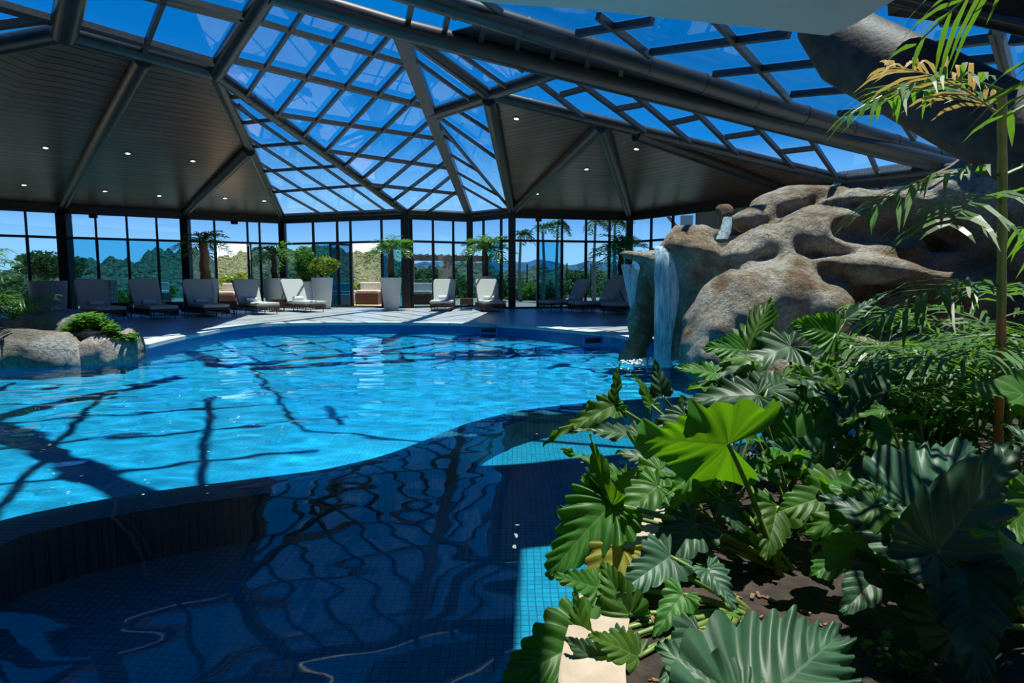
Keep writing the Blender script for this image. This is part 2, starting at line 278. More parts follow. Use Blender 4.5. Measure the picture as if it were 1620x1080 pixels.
# ------------------------------------------------------------------ mesh helpers
class MB:
    def __init__(s): s.v = []; s.f = []; s.uv = None
    def add(s, vs, fs):
        o = len(s.v); s.v += [tuple(v) for v in vs]; s.f += [tuple(i+o for i in f) for f in fs]; return s
    def box(s, c, d, rz=0.0, taper=1.0):
        hx, hy, hz = d[0]/2, d[1]/2, d[2]/2; co, si = math.cos(rz), math.sin(rz); vs = []
        for z, k in ((-hz, 1.0), (hz, taper)):
            for x, y in ((-hx, -hy), (hx, -hy), (hx, hy), (-hx, hy)):
                x *= k; y *= k; vs.append((c[0]+x*co-y*si, c[1]+x*si+y*co, c[2]+z))
        return s.add(vs, [(3, 2, 1, 0), (4, 5, 6, 7), (0, 1, 5, 4), (1, 2, 6, 5), (2, 3, 7, 6), (3, 0, 4, 7)])
    def bar(s, p, q, w, h, up=Vector((0, 0, 1))):
        p, q = Vector(p), Vector(q); d = (q-p).normalized(); x = d.cross(up)
        if x.length < 1e-4: x = d.cross(Vector((0, 1, 0)))
        x.normalize(); y = x.cross(d)
        vs = [e+x*(a*w/2)+y*(b*h/2) for e in (p, q) for a, b in ((-1, -1), (1, -1), (1, 1), (-1, 1))]
        return s.add(vs, [(3, 2, 1, 0), (4, 5, 6, 7), (0, 1, 5, 4), (1, 2, 6, 5), (2, 3, 7, 6), (3, 0, 4, 7)])
    def tube(s, pts, rs, n=10, cap=True):
        pts = [Vector(p) for p in pts]
        if not hasattr(rs, '__len__'): rs = [rs]*len(pts)
        base = len(s.v); prev = None
        for i, p in enumerate(pts):
            d = (pts[min(i+1, len(pts)-1)]-pts[max(i-1, 0)]).normalized()
            if prev is None:
                x = d.cross(Vector((0, 0, 1)));
                if x.length < 1e-3: x = d.cross(Vector((0, 1, 0)))
            else: x = prev-d*prev.dot(d)
            x.normalize(); y = d.cross(x); prev = x
            for k in range(n):
                a = 2*math.pi*k/n; s.v.append(tuple(p+(x*math.cos(a)+y*math.sin(a))*rs[i]))
        for i in range(len(pts)-1):
            for k in range(n):
                a = base+i*n+k; b = base+i*n+(k+1) % n; s.f.append((a, b, b+n, a+n))
        if cap:
            s.f.append(tuple(base+k for k in reversed(range(n)))); s.f.append(tuple(base+(len(pts)-1)*n+k for k in range(n)))
        return s
    def lathe(s, c, prof, n=24):
        base = len(s.v)
        for r, z in prof:
            for k in range(n):
                a = 2*math.pi*k/n; s.v.append((c[0]+r*math.cos(a), c[1]+r*math.sin(a), c[2]+z))
        for i in range(len(prof)-1):
            for k in range(n):
                a = base+i*n+k; b = base+i*n+(k+1) % n; s.f.append((a, b, b+n, a+n))
        s.f.append(tuple(base+k for k in reversed(range(n)))); s.f.append(tuple(base+(len(prof)-1)*n+k for k in range(n)))
        return s
    def prism(s, poly, off):
        """planar polygon extruded by the vector off"""
        n = len(poly); off = Vector(off); vs = [Vector(p) for p in poly]+[Vector(p)+off for p in poly]
        return s.add(vs, [tuple(range(n)), tuple(reversed(range(n, 2*n)))]+[(i, i+n, (i+1) % n+n, (i+1) % n) for i in range(n)])
    def quadstrip(s, a, b):
        base = len(s.v); s.v += [tuple(p) for p in a]+[tuple(p) for p in b]; n = len(a)
        s.f += [(base+i, base+i+1, base+n+i+1, base+n+i) for i in range(n-1)]; return s
    def build(s, name, m, parent=None, smooth=False, bevel=0.0, recalc=True, origin=None):
        me = bpy.data.meshes.new(name)
        vs = s.v
        o = bpy.data.objects.new(name, me)
        if origin is not None and parent is None:
            ox = Vector(origin); vs = [tuple(Vector(v)-ox) for v in vs]; o.location = ox
        me.from_pydata(vs, [], s.f)
        if recalc:
            bm = bmesh.new(); bm.from_mesh(me); bmesh.ops.recalc_face_normals(bm, faces=bm.faces); bm.to_mesh(me); bm.free()
        me.materials.append(m)
        if smooth is True: me.shade_smooth()
        elif smooth: me.shade_smooth(); me.set_sharp_from_angle(angle=math.radians(smooth))
        COL.objects.link(o)
        if parent: o.parent = parent
        if bevel:
            md = o.modifiers.new('bevel', 'BEVEL'); md.width = bevel; md.segments = 2; md.limit_method = 'ANGLE'
        return o
def tag(o, label=None, cat=None, group=None, kind=None):
    if label: o['label'] = label
    if cat: o['category'] = cat
    if group: o['group'] = group
    if kind: o['kind'] = kind
    return o
def empty(name, loc, rz=0.0, label=None, cat=None, group=None, kind=None):
    o = bpy.data.objects.new(name, None); o.empty_display_size = 0.2; COL.objects.link(o); o.location = loc; o.rotation_euler = (0, 0, rz)
    return tag(o, label, cat, group, kind)
def copy_tree(o, parent=None):
    c = o.copy(); COL.objects.link(c)
    if parent: c.parent = parent
    for ch in [x for x in o.children]: copy_tree(ch, c)
    return c

def fbm(P, seed=0, octs=4, scale=1.0):
    """cheap smooth value noise on an (N,3) array"""
    rng = np.random.RandomState(seed); out = np.zeros(len(P)); amp = 1.0
    for o in range(octs):
        T = rng.rand(32, 32, 32); Q = P*scale*(2**o)+o*11.3; I = np.floor(Q).astype(int); Fq = Q-I; Fq = Fq*Fq*(3-2*Fq); I %= 32; J = (I+1) % 32
        c = lambda a, b, d: T[a, b, d]
        x0, y0, z0 = I.T; x1, y1, z1 = J.T; fx, fy, fz = Fq.T
        v = ((c(x0, y0, z0)*(1-fx)+c(x1, y0, z0)*fx)*(1-fy)+(c(x0, y1, z0)*(1-fx)+c(x1, y1, z0)*fx)*fy)*(1-fz)+((c(x0, y0, z1)*(1-fx)+c(x1, y0, z1)*fx)*(1-fy)+(c(x0, y1, z1)*(1-fx)+c(x1, y1, z1)*fx)*fy)*fz
        out += (v-0.5)*amp; amp *= 0.5
    return out
# ================================================================== THE ROOF AND WALLS
EAVE = 3.45
def E(x, y, z=EAVE): return atZ(x, y, z)
Cm1 = E(-120, 312); C0 = E(99, 325); C1 = E(292, 335); C2 = E(446, 343); C3 = E(641, 335); C4 = E(743, 340)
C5 = E(810, 333); C6 = E(996, 338); C6b = E(1262, 303); C7 = E(1337, 285); C8 = E(1700, 245)
N2 = atZ(630, 45, 5.5)
nG1 = (C4-C3).cross(N2-C3).normalized()
N1 = onP(340, 115, C3, nG1); AP = onP(426, -16, C3, nG1)
RR = atZ(1480, 258, 3.6)
P5 = near_line(N2, RR, 890, 112); N4 = near_line(N2, C4, 688, 178); N3 = near_line(N4, P5, 773, 148)
K1 = near_line(N1, C2, 385, 235); N0 = atZ(100, 52, N1.z); MB1 = near_line(N0, N1, 225, 95)
KC = near_line(N3, C7, 950, 197); KD = near_line(N3, C7, 1006, 208)
nG0 = (N1-N0).cross(AP-N0).normalized(); T0 = onP(118, -25, N0, nG0); Nm1 = atZ(-110, 92, N1.z-0.35)
TL = onP(-60, -60, Nm1, (N0-Nm1).cross(T0-Nm1).normalized())
# the second, higher tube that runs beside the long one
TB0 = atZ(1490, 251, 3.75); TBm = atZ(773, 27, 5.5); TB1 = near_line(TB0, TBm, 480, -60)
TB0 = TB0 + (TB0-TB1).normalized()*1.0; RX = RR+(RR-N2).normalized()*1.0

WIN = [0]
def window(kind='structure'):
    WIN[0] += 1; return empty('window_%d' % WIN[0], (0, 0, 0), kind=kind)
def clip_line(poly2, p, d):
    t0, t1 = -1e9, 1e9; n = len(poly2)
    area = sum(poly2[i][0]*poly2[(i+1) % n][1]-poly2[(i+1) % n][0]*poly2[i][1] for i in range(n))
    s = 1 if area > 0 else -1
    for i in range(n):
        a = poly2[i]; b = poly2[(i+1) % n]; nx, ny = -(b[1]-a[1])*s, (b[0]-a[0])*s
        den = d[0]*nx+d[1]*ny; num = (a[0]-p[0])*nx+(a[1]-p[1])*ny
        if abs(den) < 1e-9:
            if num > 0: return None
            continue
        t = num/den
        if den > 0: t0 = max(t0, t)
        else: t1 = min(t1, t)
    return (t0, t1) if t1 > t0 else None
def facet(poly, lines, w=0.07, h=0.10, plane=None, wide=(), segs=(), edge=0.06):
    """one glazed slope: mullions (surveyed from the photo onto the slope) and its panes"""
    p0, n = plane or (poly[0], (poly[1]-poly[0]).cross(poly[2]-poly[0]).normalized())
    if n.z < 0: n = -n
    poly = [q-n*(q-p0).dot(n) for q in poly]
    ex = (poly[1]-poly[0]).normalized(); ey = n.cross(ex)
    to2 = lambda q: ((q-p0).dot(ex), (q-p0).dot(ey)); to3 = lambda q: p0+ex*q[0]+ey*q[1]
    p2 = [to2(q) for q in poly]; fr = MB()
    for i, l in enumerate(lines):
        a = to2(onP(l[0], l[1], p0, n)); b = to2(onP(l[2], l[3], p0, n)); d = (b[0]-a[0], b[1]-a[1])
        c = clip_line(p2, a, d)
        if not c: continue
        t0, t1 = c
        if i in segs: t0, t1 = max(t0, 0), min(t1, 1)
        if t1 <= t0: continue
        q0 = to3((a[0]+d[0]*t0, a[1]+d[1]*t0)); q1 = to3((a[0]+d[0]*t1, a[1]+d[1]*t1))
        k = 1.9 if i in wide else 1.0
        fr.bar(q0-n*0.03, q1-n*0.03, w*k, h, n)
    for i in range(len(poly)): fr.bar(poly[i]-n*0.02, poly[(i+1) % len(poly)]-n*0.02, edge, h, n)
    win = window(); fr.build('mullions', M['mull'], win)
    pm = MB().add([q+n*0.035 for q in poly], [tuple(range(len(poly)))]); pm.build('pane', M['roofglass'], win, recalc=False)
    return win
# -- glazed slopes
G1 = [(405.5, 30.5, 636, 97), (367, 92, 650, 161), (467, 183, 687, 217), (539, 240, 707, 264), (610, 293, 723, 305),
      (483, 10, 400, 133), (555.6, 30.5, 447, 169), (617, 53, 500, 189), (639, 103, 522, 230), (643, 167, 564, 243), (677, 192, 583, 273),
      (690, 223, 610, 290), (687, 267, 630, 310), (712, 278, 657, 323), (715, 307, 690, 325)]
facet([N1, AP, N2, C4, C3], G1, 0.055, 0.10, (C3, nG1), wide=(1,))
facet([N1, C3, C2], [(372, 151, 392, 150), (389, 192, 436, 187), (405, 230, 480, 224), (422, 269, 533, 261), (437, 302, 540, 294),
      (378, 164, 405, 189), (415, 194, 600, 325), (419, 233, 563, 325), (436, 272, 520, 325), (447, 303, 490, 327)], 0.045, 0.08, segs=(5,))
facet([N4, C4, C5], [(720, 170, 777, 207), (697, 185, 785, 248), (710, 218, 792, 268), (720, 247, 795, 292), (730, 275, 798, 313), (738, 297, 787, 325),
      (748, 190, 773, 183), (758, 223, 780, 218), (768, 253, 788, 248), (773, 278, 792, 275), (778, 302, 797, 300)], 0.045, 0.07, segs=(6, 7, 8, 9, 10),
      plane=(C5, (C4-C5).cross((N3+N4)/2-C5).normalized()))
facet([N4, C5, N3], [(720, 170, 777, 207), (697, 185, 785, 248), (753, 165, 775, 158)], 0.05, 0.08, plane=(C5, (C4-C5).cross((N3+N4)/2-C5).normalized()))
facet([N2, N4, N3], [(663, 97, 727, 143)], 0.05, 0.08)
facet([N2, N3, P5], [(720, 77, 783, 122), (810, 97, 828, 110)], 0.05, 0.08, segs=(1,))
facet([N3, P5, RR, C7], [(855, 130, 877, 147), (910, 123, 973, 170), (1003, 147, 1057, 193), (1097, 170, 1143, 217), (1192, 193, 1233, 238), (1282, 217, 1313, 263), (1375, 240, 1385, 263),
      (887, 148, 927, 137), (977, 170, 1017, 163), (1060, 193, 1105, 183), (1147, 215, 1200, 207), (1237, 238, 1288, 232)], 0.08, 0.10, segs=(7, 8, 9, 10, 11),
      plane=(C7, (N3-C7).cross((P5+RR)/2-C7).normalized()))
facet([N0, T0, AP, N1], [(0, 0, 340, 97), (235, 57, 257, 0), (267, 0, 373, 27), (267, -8, 373, 19)], 0.075, 0.11, wide=(0,))
facet([Nm1, TL, T0, N0], [(0, 6, 92, 32), (0, 37, 55, 30)], 0.09, 0.11, wide=(0,))
# the slope over the planting bed
QB = atD(1300, 60, 9.0); nB = (TB1-TB0).cross(QB-TB0).normalized()
if nB.z < 0: nB = -nB
Q1 = onP(600, -240, TB0, nB); Q2 = onP(1900, -160, TB0, nB); Q3 = onP(1900, 300, TB0, nB)
BL = [(913, 50, 1033, 30), (1030, 80, 1250, 50), (1130, 115, 1350, 90), (1253, 147, 1417, 132), (1327, 177, 1483, 167), (1447, 203, 1560, 200), (1477, 70, 1573, 57), (1477, 98, 1590, 88),
      (947, 22, 1030, 86), (1130, 25, 1250, 157), (1350, 60, 1447, 217), (1573, 43, 1593, 120), (1560, -40, 1620, 200), (1600, 60, 1700, 50), (760, -10, 820, 40), (1490, 30, 1640, 20)]
facet([TB0+nB*0.05, TB1+nB*0.05, Q1, Q2, Q3], BL, 0.085, 0.11, (TB0+nB*0.12, nB), segs=tuple(range(16)))

# the glazing goes on overhead towards the spa
NG = [Vector((-13, 10.5, 5.4)), Vector((-9.2, 9.6, 5.5)), Vector((-3.4, 9.3, 5.75)), Vector((-0.9, 8.6, 5.8)), Vector((-0.9, 4.6, 5.8)), Vector((-3.4, 4.0, 5.75)), Vector((-13, 3.7, 5.4))]
win = window(); fr = MB(); ca, sa = math.cos(.42), math.sin(.42)
flat2 = [(p.x, p.y) for p in NG]
for fam in range(2):
    for i in range(-16, 17):
        o_ = (i*1.25, i*.0) if fam else (0, i*1.0+7); d_ = (-sa, ca) if fam else (ca, sa)
        c_ = clip_line(flat2, (-6+o_[0]*ca, 6+o_[0]*sa) if fam else (-6-(o_[1]-7)*sa, 6+(o_[1]-7)*ca), d_)
        if not c_: continue
        b_ = (-6+o_[0]*ca, 6+o_[0]*sa) if fam else (-6-(o_[1]-7)*sa, 6+(o_[1]-7)*ca)
        zf_ = lambda x: 5.8+min(0, x+3.4)*.035
        q0, q1 = [Vector((b_[0]+d_[0]*t, b_[1]+d_[1]*t, zf_(b_[0]+d_[0]*t))) for t in c_]; fr.bar(q0, q1, .075, .1)
fr.build('mullions', M['mull'], win); MB().add([p+Vector((0, 0, .07)) for p in NG], [tuple(range(7))]).build('pane', M['roofglass'], win, recalc=False)
for p_, q_ in ((Vector((-3.9, 9.4, 5.55)), Vector((-5.6, 3.9, 5.5))), (Vector((-8.6, 9.6, 5.35)), Vector((-1.3, 4.5, 5.6)))):
    tag(MB().tube([p_, q_], .15, 12).build('roof_beam', M['steel'], smooth=50), 'overhead roof tube above the near pool', None, None, 'structure')
# -- tubes
def beam(label, pts, r, name='roof_beam', m='steel', rings=0, n=18):
    o = MB().tube(pts, r, n).build(name, M[m], None, smooth=50, origin=pts[0]); tag(o, label, None, None, 'structure')
    if rings:
        p, q = Vector(pts[0]), Vector(pts[-1]); d = (q-p)
        cb = MB()
        for i in range(1, rings):
            c = p+d*(i/rings); cb.tube([c-d.normalized()*0.03, c+d.normalized()*0.03], r*1.06, 16)
        for v in range(len(cb.v)): cb.v[v] = tuple(Vector(cb.v[v])-p)
        cb.build('joint_collar', M['steel2'], o, smooth=50)
    return o
R1 = 0.155
beam('thick dark tube between the two glazed slopes and the wood ceiling, running to the left pool columns', [N0, N1], R1)
beam('dark roof tube climbing from the left node to the apex', [N1, AP], 0.17)
beam('dark roof tube at the far left climbing out of view', [N0, T0], 0.20)
beam('dark roof tube leaving the left node sideways', [N0, Nm1], R1)
beam('sloping tube down to the column between the open door and the pergola', [N1, C3], 0.13, rings=9)
beam('sloping flat beam along the edge of the left wood ceiling', [N1, C2], 0.13)
beam('long tube falling from the apex to the rocks on the right', [AP+Vector((0, 0, -.02)), N2, RX], 0.19, rings=0)
beam('upper long tube running beside the canopy down to the right', [TB1, TB0], 0.19, rings=12)
beam('tube under the glass strip above the right wood ceiling', [N3, C7], 0.13, rings=10)
beam('short cross tube between the two middle nodes', [N4, N3, P5], 0.13)
beam('short tube from the long tube down to the middle node', [N2, N3], 0.12)
MBB = MB().bar(N2, C4, 0.26, 0.2).build('roof_beam', M['steel2']); tag(MBB, 'broad flat rafter crossing the glass between the two middle slopes', None, None, 'structure')
for p, q, lb in ((N3, C5, 'rafter on the left edge of the right wood ceiling'), (KC, C5, 'diagonal rafter crossing the right wood ceiling down to the left'),
                 (KC, C6, 'rafter crossing the right wood ceiling down to the far column'), (KD, C6b, 'rafter at the dark right end of the wood ceiling'),
                 (MB1, C0, 'long diagonal rafter crossing the left wood ceiling'), (K1, C1, 'short diagonal rafter near the right edge of the left wood ceiling')):
    o = MB().tube([p-Vector((0, 0, .1)), q-Vector((0, 0, .02))], 0.15, 14).build('roof_beam', M['steel2'], smooth=50); tag(o, lb, None, None, 'structure')
# gutter between the twin tubes
gA = near_line(N2, RR, 700, 60); gB = near_line(TBm, TB0, 773, 27)
tag(MB().add([gA+Vector((0, .0, .1)), RR+Vector((0, 0, .1)), TB0+Vector((0, .12, -.02)), gB+Vector((0, .12, -.02))], [(0, 1, 2, 3)]).prism([gA+Vector((0, .0, .14)), RR+Vector((0, 0, .14)), TB0+Vector((0, .12, .04))], (0, 0, .02)).build('roof_gutter', M['steel2']), 'dark gutter plate between the twin long tubes', None, None, 'structure')
for k_ in range(7):
    q = near_line(N2, RR, 640+k_*60, 70); w_ = near_line(TBm, TB0, 650+k_*60, 20)
    tag(MB().bar(q+Vector((0, 0, .05)), w_, 0.09, 0.08).build('roof_strut', M['steel2']), None, None, None, 'structure')
# eave beams
eps = [Cm1, C0, C1, C2, C3, C4, C5, C6, C6b, C7, C8]
for i in range(len(eps)-1):
    a, b = eps[i], eps[i+1]; glz = i in (3, 4, 5, 9)
    mb = MB()
    if glz: mb.tube([a, b], 0.125, 14)
    mb.bar(a-Vector((0, 0, .17)), b-Vector((0, 0, .17)), 0.14, 0.16)
    if not glz: mb.bar(a, b, 0.22, 0.30)
    tag(mb.build('eave_beam', M['steel' if glz else 'steel2'], smooth=50 if glz else False), None, None, None, 'structure')
# -- wood ceilings: folded plates 12 cm thick
def woodplate(poly):
    o = MB().prism([q-Vector((0, 0, .0)) for q in poly], (0, 0, 0.12)).build('ceiling', M['boards']); tag(o, None, None, None, 'structure'); return o
for pl in ((MB1, N1, K1, ), (MB1, K1, C1), (MB1, C1, C0), (K1, C2, C1), (N0, MB1, C0), (N0, C0, Cm1), (Nm1, N0, Cm1), (N3, C5, KC), (KC, C5, C6), (KC, C6, KD), (KD, C6, C6b), (KD, C6b, C7)):
    woodplate(pl)
lft = Vector((-24, 12, 3.5)); woodplate((Nm1, Cm1, lft)); woodplate((Nm1, lft, Vector((-22, 4, 4.2))))
# unseen roof panel, added and outlined to throw the spa into shade
tag(MB().prism([Vector((-12, 3.7, 5.2)), Vector((-3.6, 3.95, 5.2)), Vector((-1.5, 4.6, 5.2)), Vector((0.4, 5.3, 5.2)), Vector((0.87, 4.6, 5.2)), Vector((0.78, 2.6, 5.2)), Vector((0.74, -6, 5.2)), Vector((-12, -6, 5.2))], (0, 0, 0.15)).build('ceiling', M['boards']), None, None, None, 'structure')
tag(MB().prism([Vector((6.3, 8.9, 6.4)), Vector((11, 8.9, 6.4)), Vector((11, 4.6, 6.4)), Vector((6.3, 5.6, 6.4))], (0, 0, 0.15)).build('ceiling', M['boards']), None, None, None, 'structure')  # unseen panel added high up to shade the right end of the rock
tag(MB().prism([Vector((-26, -5, 0)), Vector((14, -5, 0)), Vector((14, -5, 5.0)), Vector((-26, -5, 5.0))], (0, -0.2, 0)).build('wall_back', M['boards']), None, None, None, 'structure')
tag(MB().prism([Vector((1.35, 1.3, 3.9)), Vector((2.6, 1.3, 3.9)), Vector((2.6, 1.85, 3.9)), Vector((1.5, 1.8, 3.9))], (0, 0, 0.12)).build('ceiling', M['boards']), None, None, None, 'structure')  # small unseen panel added to keep sun off the lower right leaves
for pl_ in (([(-26, -5.2, 4.6), (-12, -5.2, 4.6), (-12, 10.4, 4.6), (-26, 12, 4.6)]), ([(9.2, -5.2, 5.4), (14.2, -5.2, 5.4), (14.2, 8.5, 4.2), (9.2, 9, 5.4)])):
    tag(MB().prism([Vector(q) for q in pl_], (0, 0, 0.15)).build('ceiling', M['boards']), None, None, None, 'structure')
tag(MB().prism([Vector((-26, -5, 0)), Vector((-26, 18, 0)), Vector((-26, 18, 4.5)), Vector((-26, -5, 4.5))], (-0.2, 0, 0)).build('wall_left', M['boards']), None, None, None, 'structure')
tag(MB().prism([Vector((14, -5, 0)), Vector((14, 8, 0)), Vector((14, 8, 4.2)), Vector((14, -5, 5.3))], (0.2, 0, 0)).build('wall_right', M['boards']), None, None, None, 'structure')
# -- the pale canopy overhead and the thick dusty pipe
zc = 3.2
can = [atZ(790, 8, zc), atZ(930, 17, zc), atZ(1310, 58, zc), atZ(1352, 40, zc), atZ(1425, -4, zc), Vector((3.0, 4.55, zc)), Vector((1.2, 3.95, zc)), Vector((-0.45, 3.55, zc)), Vector((-0.85, 3.75, zc)), atZ(690, -6, zc)]
o = MB().prism(can, (0, 0, 0.22)).build('ceiling_canopy', M['slab'], bevel=0.02); tag(o, 'pale grey flat ceiling canopy hanging overhead in front of the glass', 'canopy', None, 'structure')
pp = [atD(1300, 30, 7.6), atD(1345, 78, 7.35), atD(1470, 142, 6.6), atD(1640, 232, 5.9), atD(1900, 370, 5.2)]
o = MB().tube(pp, [0.30, 0.39, 0.39, 0.39, 0.39], 28).build('roof_pipe', M['pipe'], smooth=50); tag(o, 'thick dusty brown pipe running behind the palm fronds from the pale canopy', None, None, 'structure')
o = MB().prism([atD(1405, 25, 6.6), atD(1640, 52, 6.6), atD(1640, -90, 5.6), atD(1400, -60, 5.6)], (0, 0, 0.08)).build('ceiling', M['steel2']); tag(o, None, None, None, 'structure')
beam('dark tube crossing the upper right corner above the fronds', [atD(1395, -8, 6.3), atD(1700, 62, 6.1)], 0.075)

# -- wall columns, glazed bays
def column(c, w, lb):
    o = MB().box((c.x, c.y, (EAVE-0.02)/2), (w, w, EAVE-0.02)).build('wall_column', M['column'], bevel=0.02); tag(o, lb, None, None, 'structure')
for c, w, lb in ((C0, 0.34, 'dark column left of the long diagonal rafter'), (C1, 0.28, 'dark column beside the potted palm with red trunk'), (C2, 0.25, 'dark column behind the potted palm left of the door'),
              (C3, 0.30, 'dark column right of the open door'), (C4, 0.23, 'dark column beside the side table'), (C5, 0.26, 'dark column at the edge of the sunlit deck'), (C6, 0.24, 'dark column behind the waterfall'),
              (C7, 0.2, 'dark post behind the rock'), (Cm1, 0.3, None)):
    column(c, w, lb)
TR = 2.41
def on_wall(a, b, px, py=381):
    """point of the wall line a-b seen at that column of the photo"""
    n = Vector((-(b-a).y, (b-a).x, 0)).normalized(); p = onP(px, py, a, n); return Vector((p.x, p.y, 0))
def bay(a, b, posts, double=(), opening=None, name=None):
    a0, b0 = Vector((a.x, a.y, 0)), Vector((b.x, b.y, 0)); dirn = (b0-a0).normalized(); nrm = Vector((-dirn.y, dirn.x, 0))
    win = window(); fr = MB(); up = Vector((0, 0, 1))
    xs = [a0]+[on_wall(a, b, p) for p in posts]+[b0]
    for p in xs[1:-1]: fr.bar(p+up*(TR), p+up*(EAVE-0.2), 0.07, 0.07, nrm)
    fr.bar(a0+up*TR, b0+up*TR, 0.09, 0.08); fr.bar(a0+up*0.03, b0+up*0.03, 0.09, 0.06); fr.bar(a0+up*(EAVE-0.22), b0+up*(EAVE-0.22), 0.1, 0.08)
    op = opening or ()
    for i, p in enumerate(xs[1:-1]):
        w = 0.09
        fr.bar(p, p+up*TR, w, 0.08, nrm)
    fr.build('frame', M['column'], win)
    for i in range(len(xs)-1):
        p, q = xs[i], xs[i+1]
        MB().add([p+up*TR, q+up*TR, q+up*(EAVE-0.2), p+up*(EAVE-0.2)], [(0, 1, 2, 3)]).build('pane', M['glass'], win, recalc=False)
        if i in op: continue
        MB().add([p+up*.04, q+up*.04, q+up*TR, p+up*TR], [(0, 1, 2, 3)]).build('pane', M['glass'], win, recalc=False)
        if i in double:
            off = nrm*0.05
            MB().add([p+up*.04+off, q+up*.04+off, q+up*TR+off, p+up*TR+off], [(0, 1, 2, 3)]).build('sliding_pane', M['glass2'], win, recalc=False)
    return xs
bay(Cm1, C0, [-70, -12, 43])
bay(C0, C1, [153, 202, 249], double=(0, 1, 2, 3))
xsA = bay(C1, C2, [340, 392, 411], opening=(1,))
xsB = bay(C2, C3, [496, 534, 555, 604], double=(1, 4), opening=(3,))
bay(C3, C4, [651, 685, 717])
bay(C4, C5, [765, 793], double=(1,))
bay(C5, C6, [851, 889, 927, 964], double=(1, 4))
bay(C6, C6b, [1030, 1064])
# open glass door leaves
def door_leaf(n, hinge, ang, w, h=2.33):
    t = empty('door_%d' % n, hinge, ang, 'glass door leaf standing open', None, None, 'structure')
    f = MB(); s = 0.07
    for x in (s/2, w-s/2): f.box((x, 0, h/2), (s, 0.05, h))
    f.box((w/2, 0, s/2), (w, 0.05, s)); f.box((w/2, 0, h-s/2), (w, 0.05, s)); f.build('frame', M['column'], t)
    MB().add([(s, 0, s), (w-s, 0, s), (w-s, 0, h-s), (s, 0, h-s)], [(0, 1, 2, 3)]).build('pane', M['glass'], t, recalc=False)
    MB().tube([(w-0.12, -0.05, 0.95), (w-0.12, -0.05, 1.25)], 0.012, 8).build('handle', M['darkmetal'], t)
a = xsB[3]; door_leaf(1, (a.x, a.y, 0.02), math.radians(-128), 0.95)
a = xsA[2]; door_leaf(2, (a.x, a.y, 0.02), math.radians(-62), 0.95)
a = xsB[4]; door_leaf(3, (a.x, a.y, 0.02), math.radians(75), 0.9)

# walls seen through and beside the right end
def wp(x, y, d): return atD(x, y, d)
a = on_wall(C6, C6b, 1101); b = Vector((C6b.x, C6b.y, 0))
tag(MB().prism([a, b, b+Vector((0, 0, 3.3)), a+Vector((0, 0, 3.3))], (0.0, 0.12, 0)).build('wall_right', M['render_wall']), None, None, None, 'structure')
a, b = Vector((C6b.x, C6b.y, 0)), Vector((C7.x, C7.y, 0))
tag(MB().prism([a, b, b+Vector((0, 0, 3.3)), a+Vector((0, 0, 3.3))], (0.12, 0.02, 0)).build('wall_right', M['render_wall']), None, None, None, 'structure')
bay(C7, C8, [1389, 1444, 1520])
tag(MB().prism([Vector((10.5, 22, 0)), Vector((17, 13, 0)), Vector((17, 13, 4.6)), Vector((10.5, 22, 4.6))], (0.3, 0.2, 0)).build('wall_annex', M['ridged']), 'grey ridged outer wall of the annex seen over the rocks', None, None, 'structure')
# ================================================================== FLOOR, POOL AND SPA
def g(x, y, z=0.0): p = atZ(x, y, z); return (p.x, p.y)
coast = [g(x, y) for x, y in ((1010, 538), (990, 533), (960, 529), (900, 523.5), (830, 517), (760, 513.3), (690, 512), (600, 511.5), (500, 511.5), (430, 512.2), (400, 514), (372, 518), (345, 522.5), (290, 534), (222, 549))]
def smooth_path(pts, n=6):
    out = []
    for i in range(len(pts)-1):
        p0 = Vector(pts[max(i-1, 0)]); p1 = Vector(pts[i]); p2 = Vector(pts[i+1]); p3 = Vector(pts[min(i+2, len(pts)-1)])
        for k in range(n):
            t = k/n; out.append(tuple(0.5*((2*p1)+(p2-p0)*t+(2*p0-5*p1+4*p2-p3)*t*t+(3*p1-p0-3*p2+p3)*t**3)))
    out.append(tuple(pts[-1])); return out
coast = smooth_path([g(x, y) for x, y in ((1010, 538), (975, 530.5), (900, 523), (830, 516.8), (740, 512.8), (640, 511.3), (520, 511.3), (430, 513), (370, 518.5), (290, 533), (222, 549))], 5)
pool = coast + [(-6.6, 9.0), (-8.2, 8.4), (-10.5, 8.0), (-12, 6.5), (-12, 3), (-9, 0), (-6, -1.8), (-2, -2.2), (-0.1, -1.5), (0.05, 0.6), (0.16, 1.69), (0.5, 2.57), (0.95, 3.15), (1.7, 3.6), (2.6, 4.0), (2.9, 5.0), (3.2, 6.3), (3.6, 8.0), (3.6, 10.2), (2.6, 11.3)]
floor_out = [(-26, -5), (-26, 18)]+[(p.x, p.y) for p in eps]+[(14, 8), (14, -5)]
def plate(outer, holes, z, th, name, m, **kw):
    polys = [[Vector((x, y, 0)) for x, y in outer]]+[[Vector((x, y, 0)) for x, y in h] for h in holes]
    flat = [p for pl in polys for p in pl]; tris = tessellate_polygon(polys)
    mb = MB(); mb.add([(p.x, p.y, z) for p in flat], [t for t in tris]); nv = len(flat)
    mb.add([(p.x, p.y, z-th) for p in flat], [tuple(reversed(t)) for t in tris])
    i0 = 0
    for pl in polys:
        k = len(pl)
        for i in range(k): a, b = i0+i, i0+(i+1) % k; mb.f.append((a, b, b+nv, a+nv))
        i0 += k
    return mb.build(name, m, **kw)
tag(plate(floor_out, [pool], 0.0, 0.02, 'floor', M['deck']), None, None, None, 'structure')
def offset_line(pts, d, closed=False):
    out = []
    for i in range(len(pts)):
        a = Vector((*pts[max(i-1, 0)], 0)); b = Vector((*pts[min(i+1, len(pts)-1)], 0)); t = (b-a).normalized(); out.append((pts[i][0]-t.y*d, pts[i][1]+t.x*d))
    return out
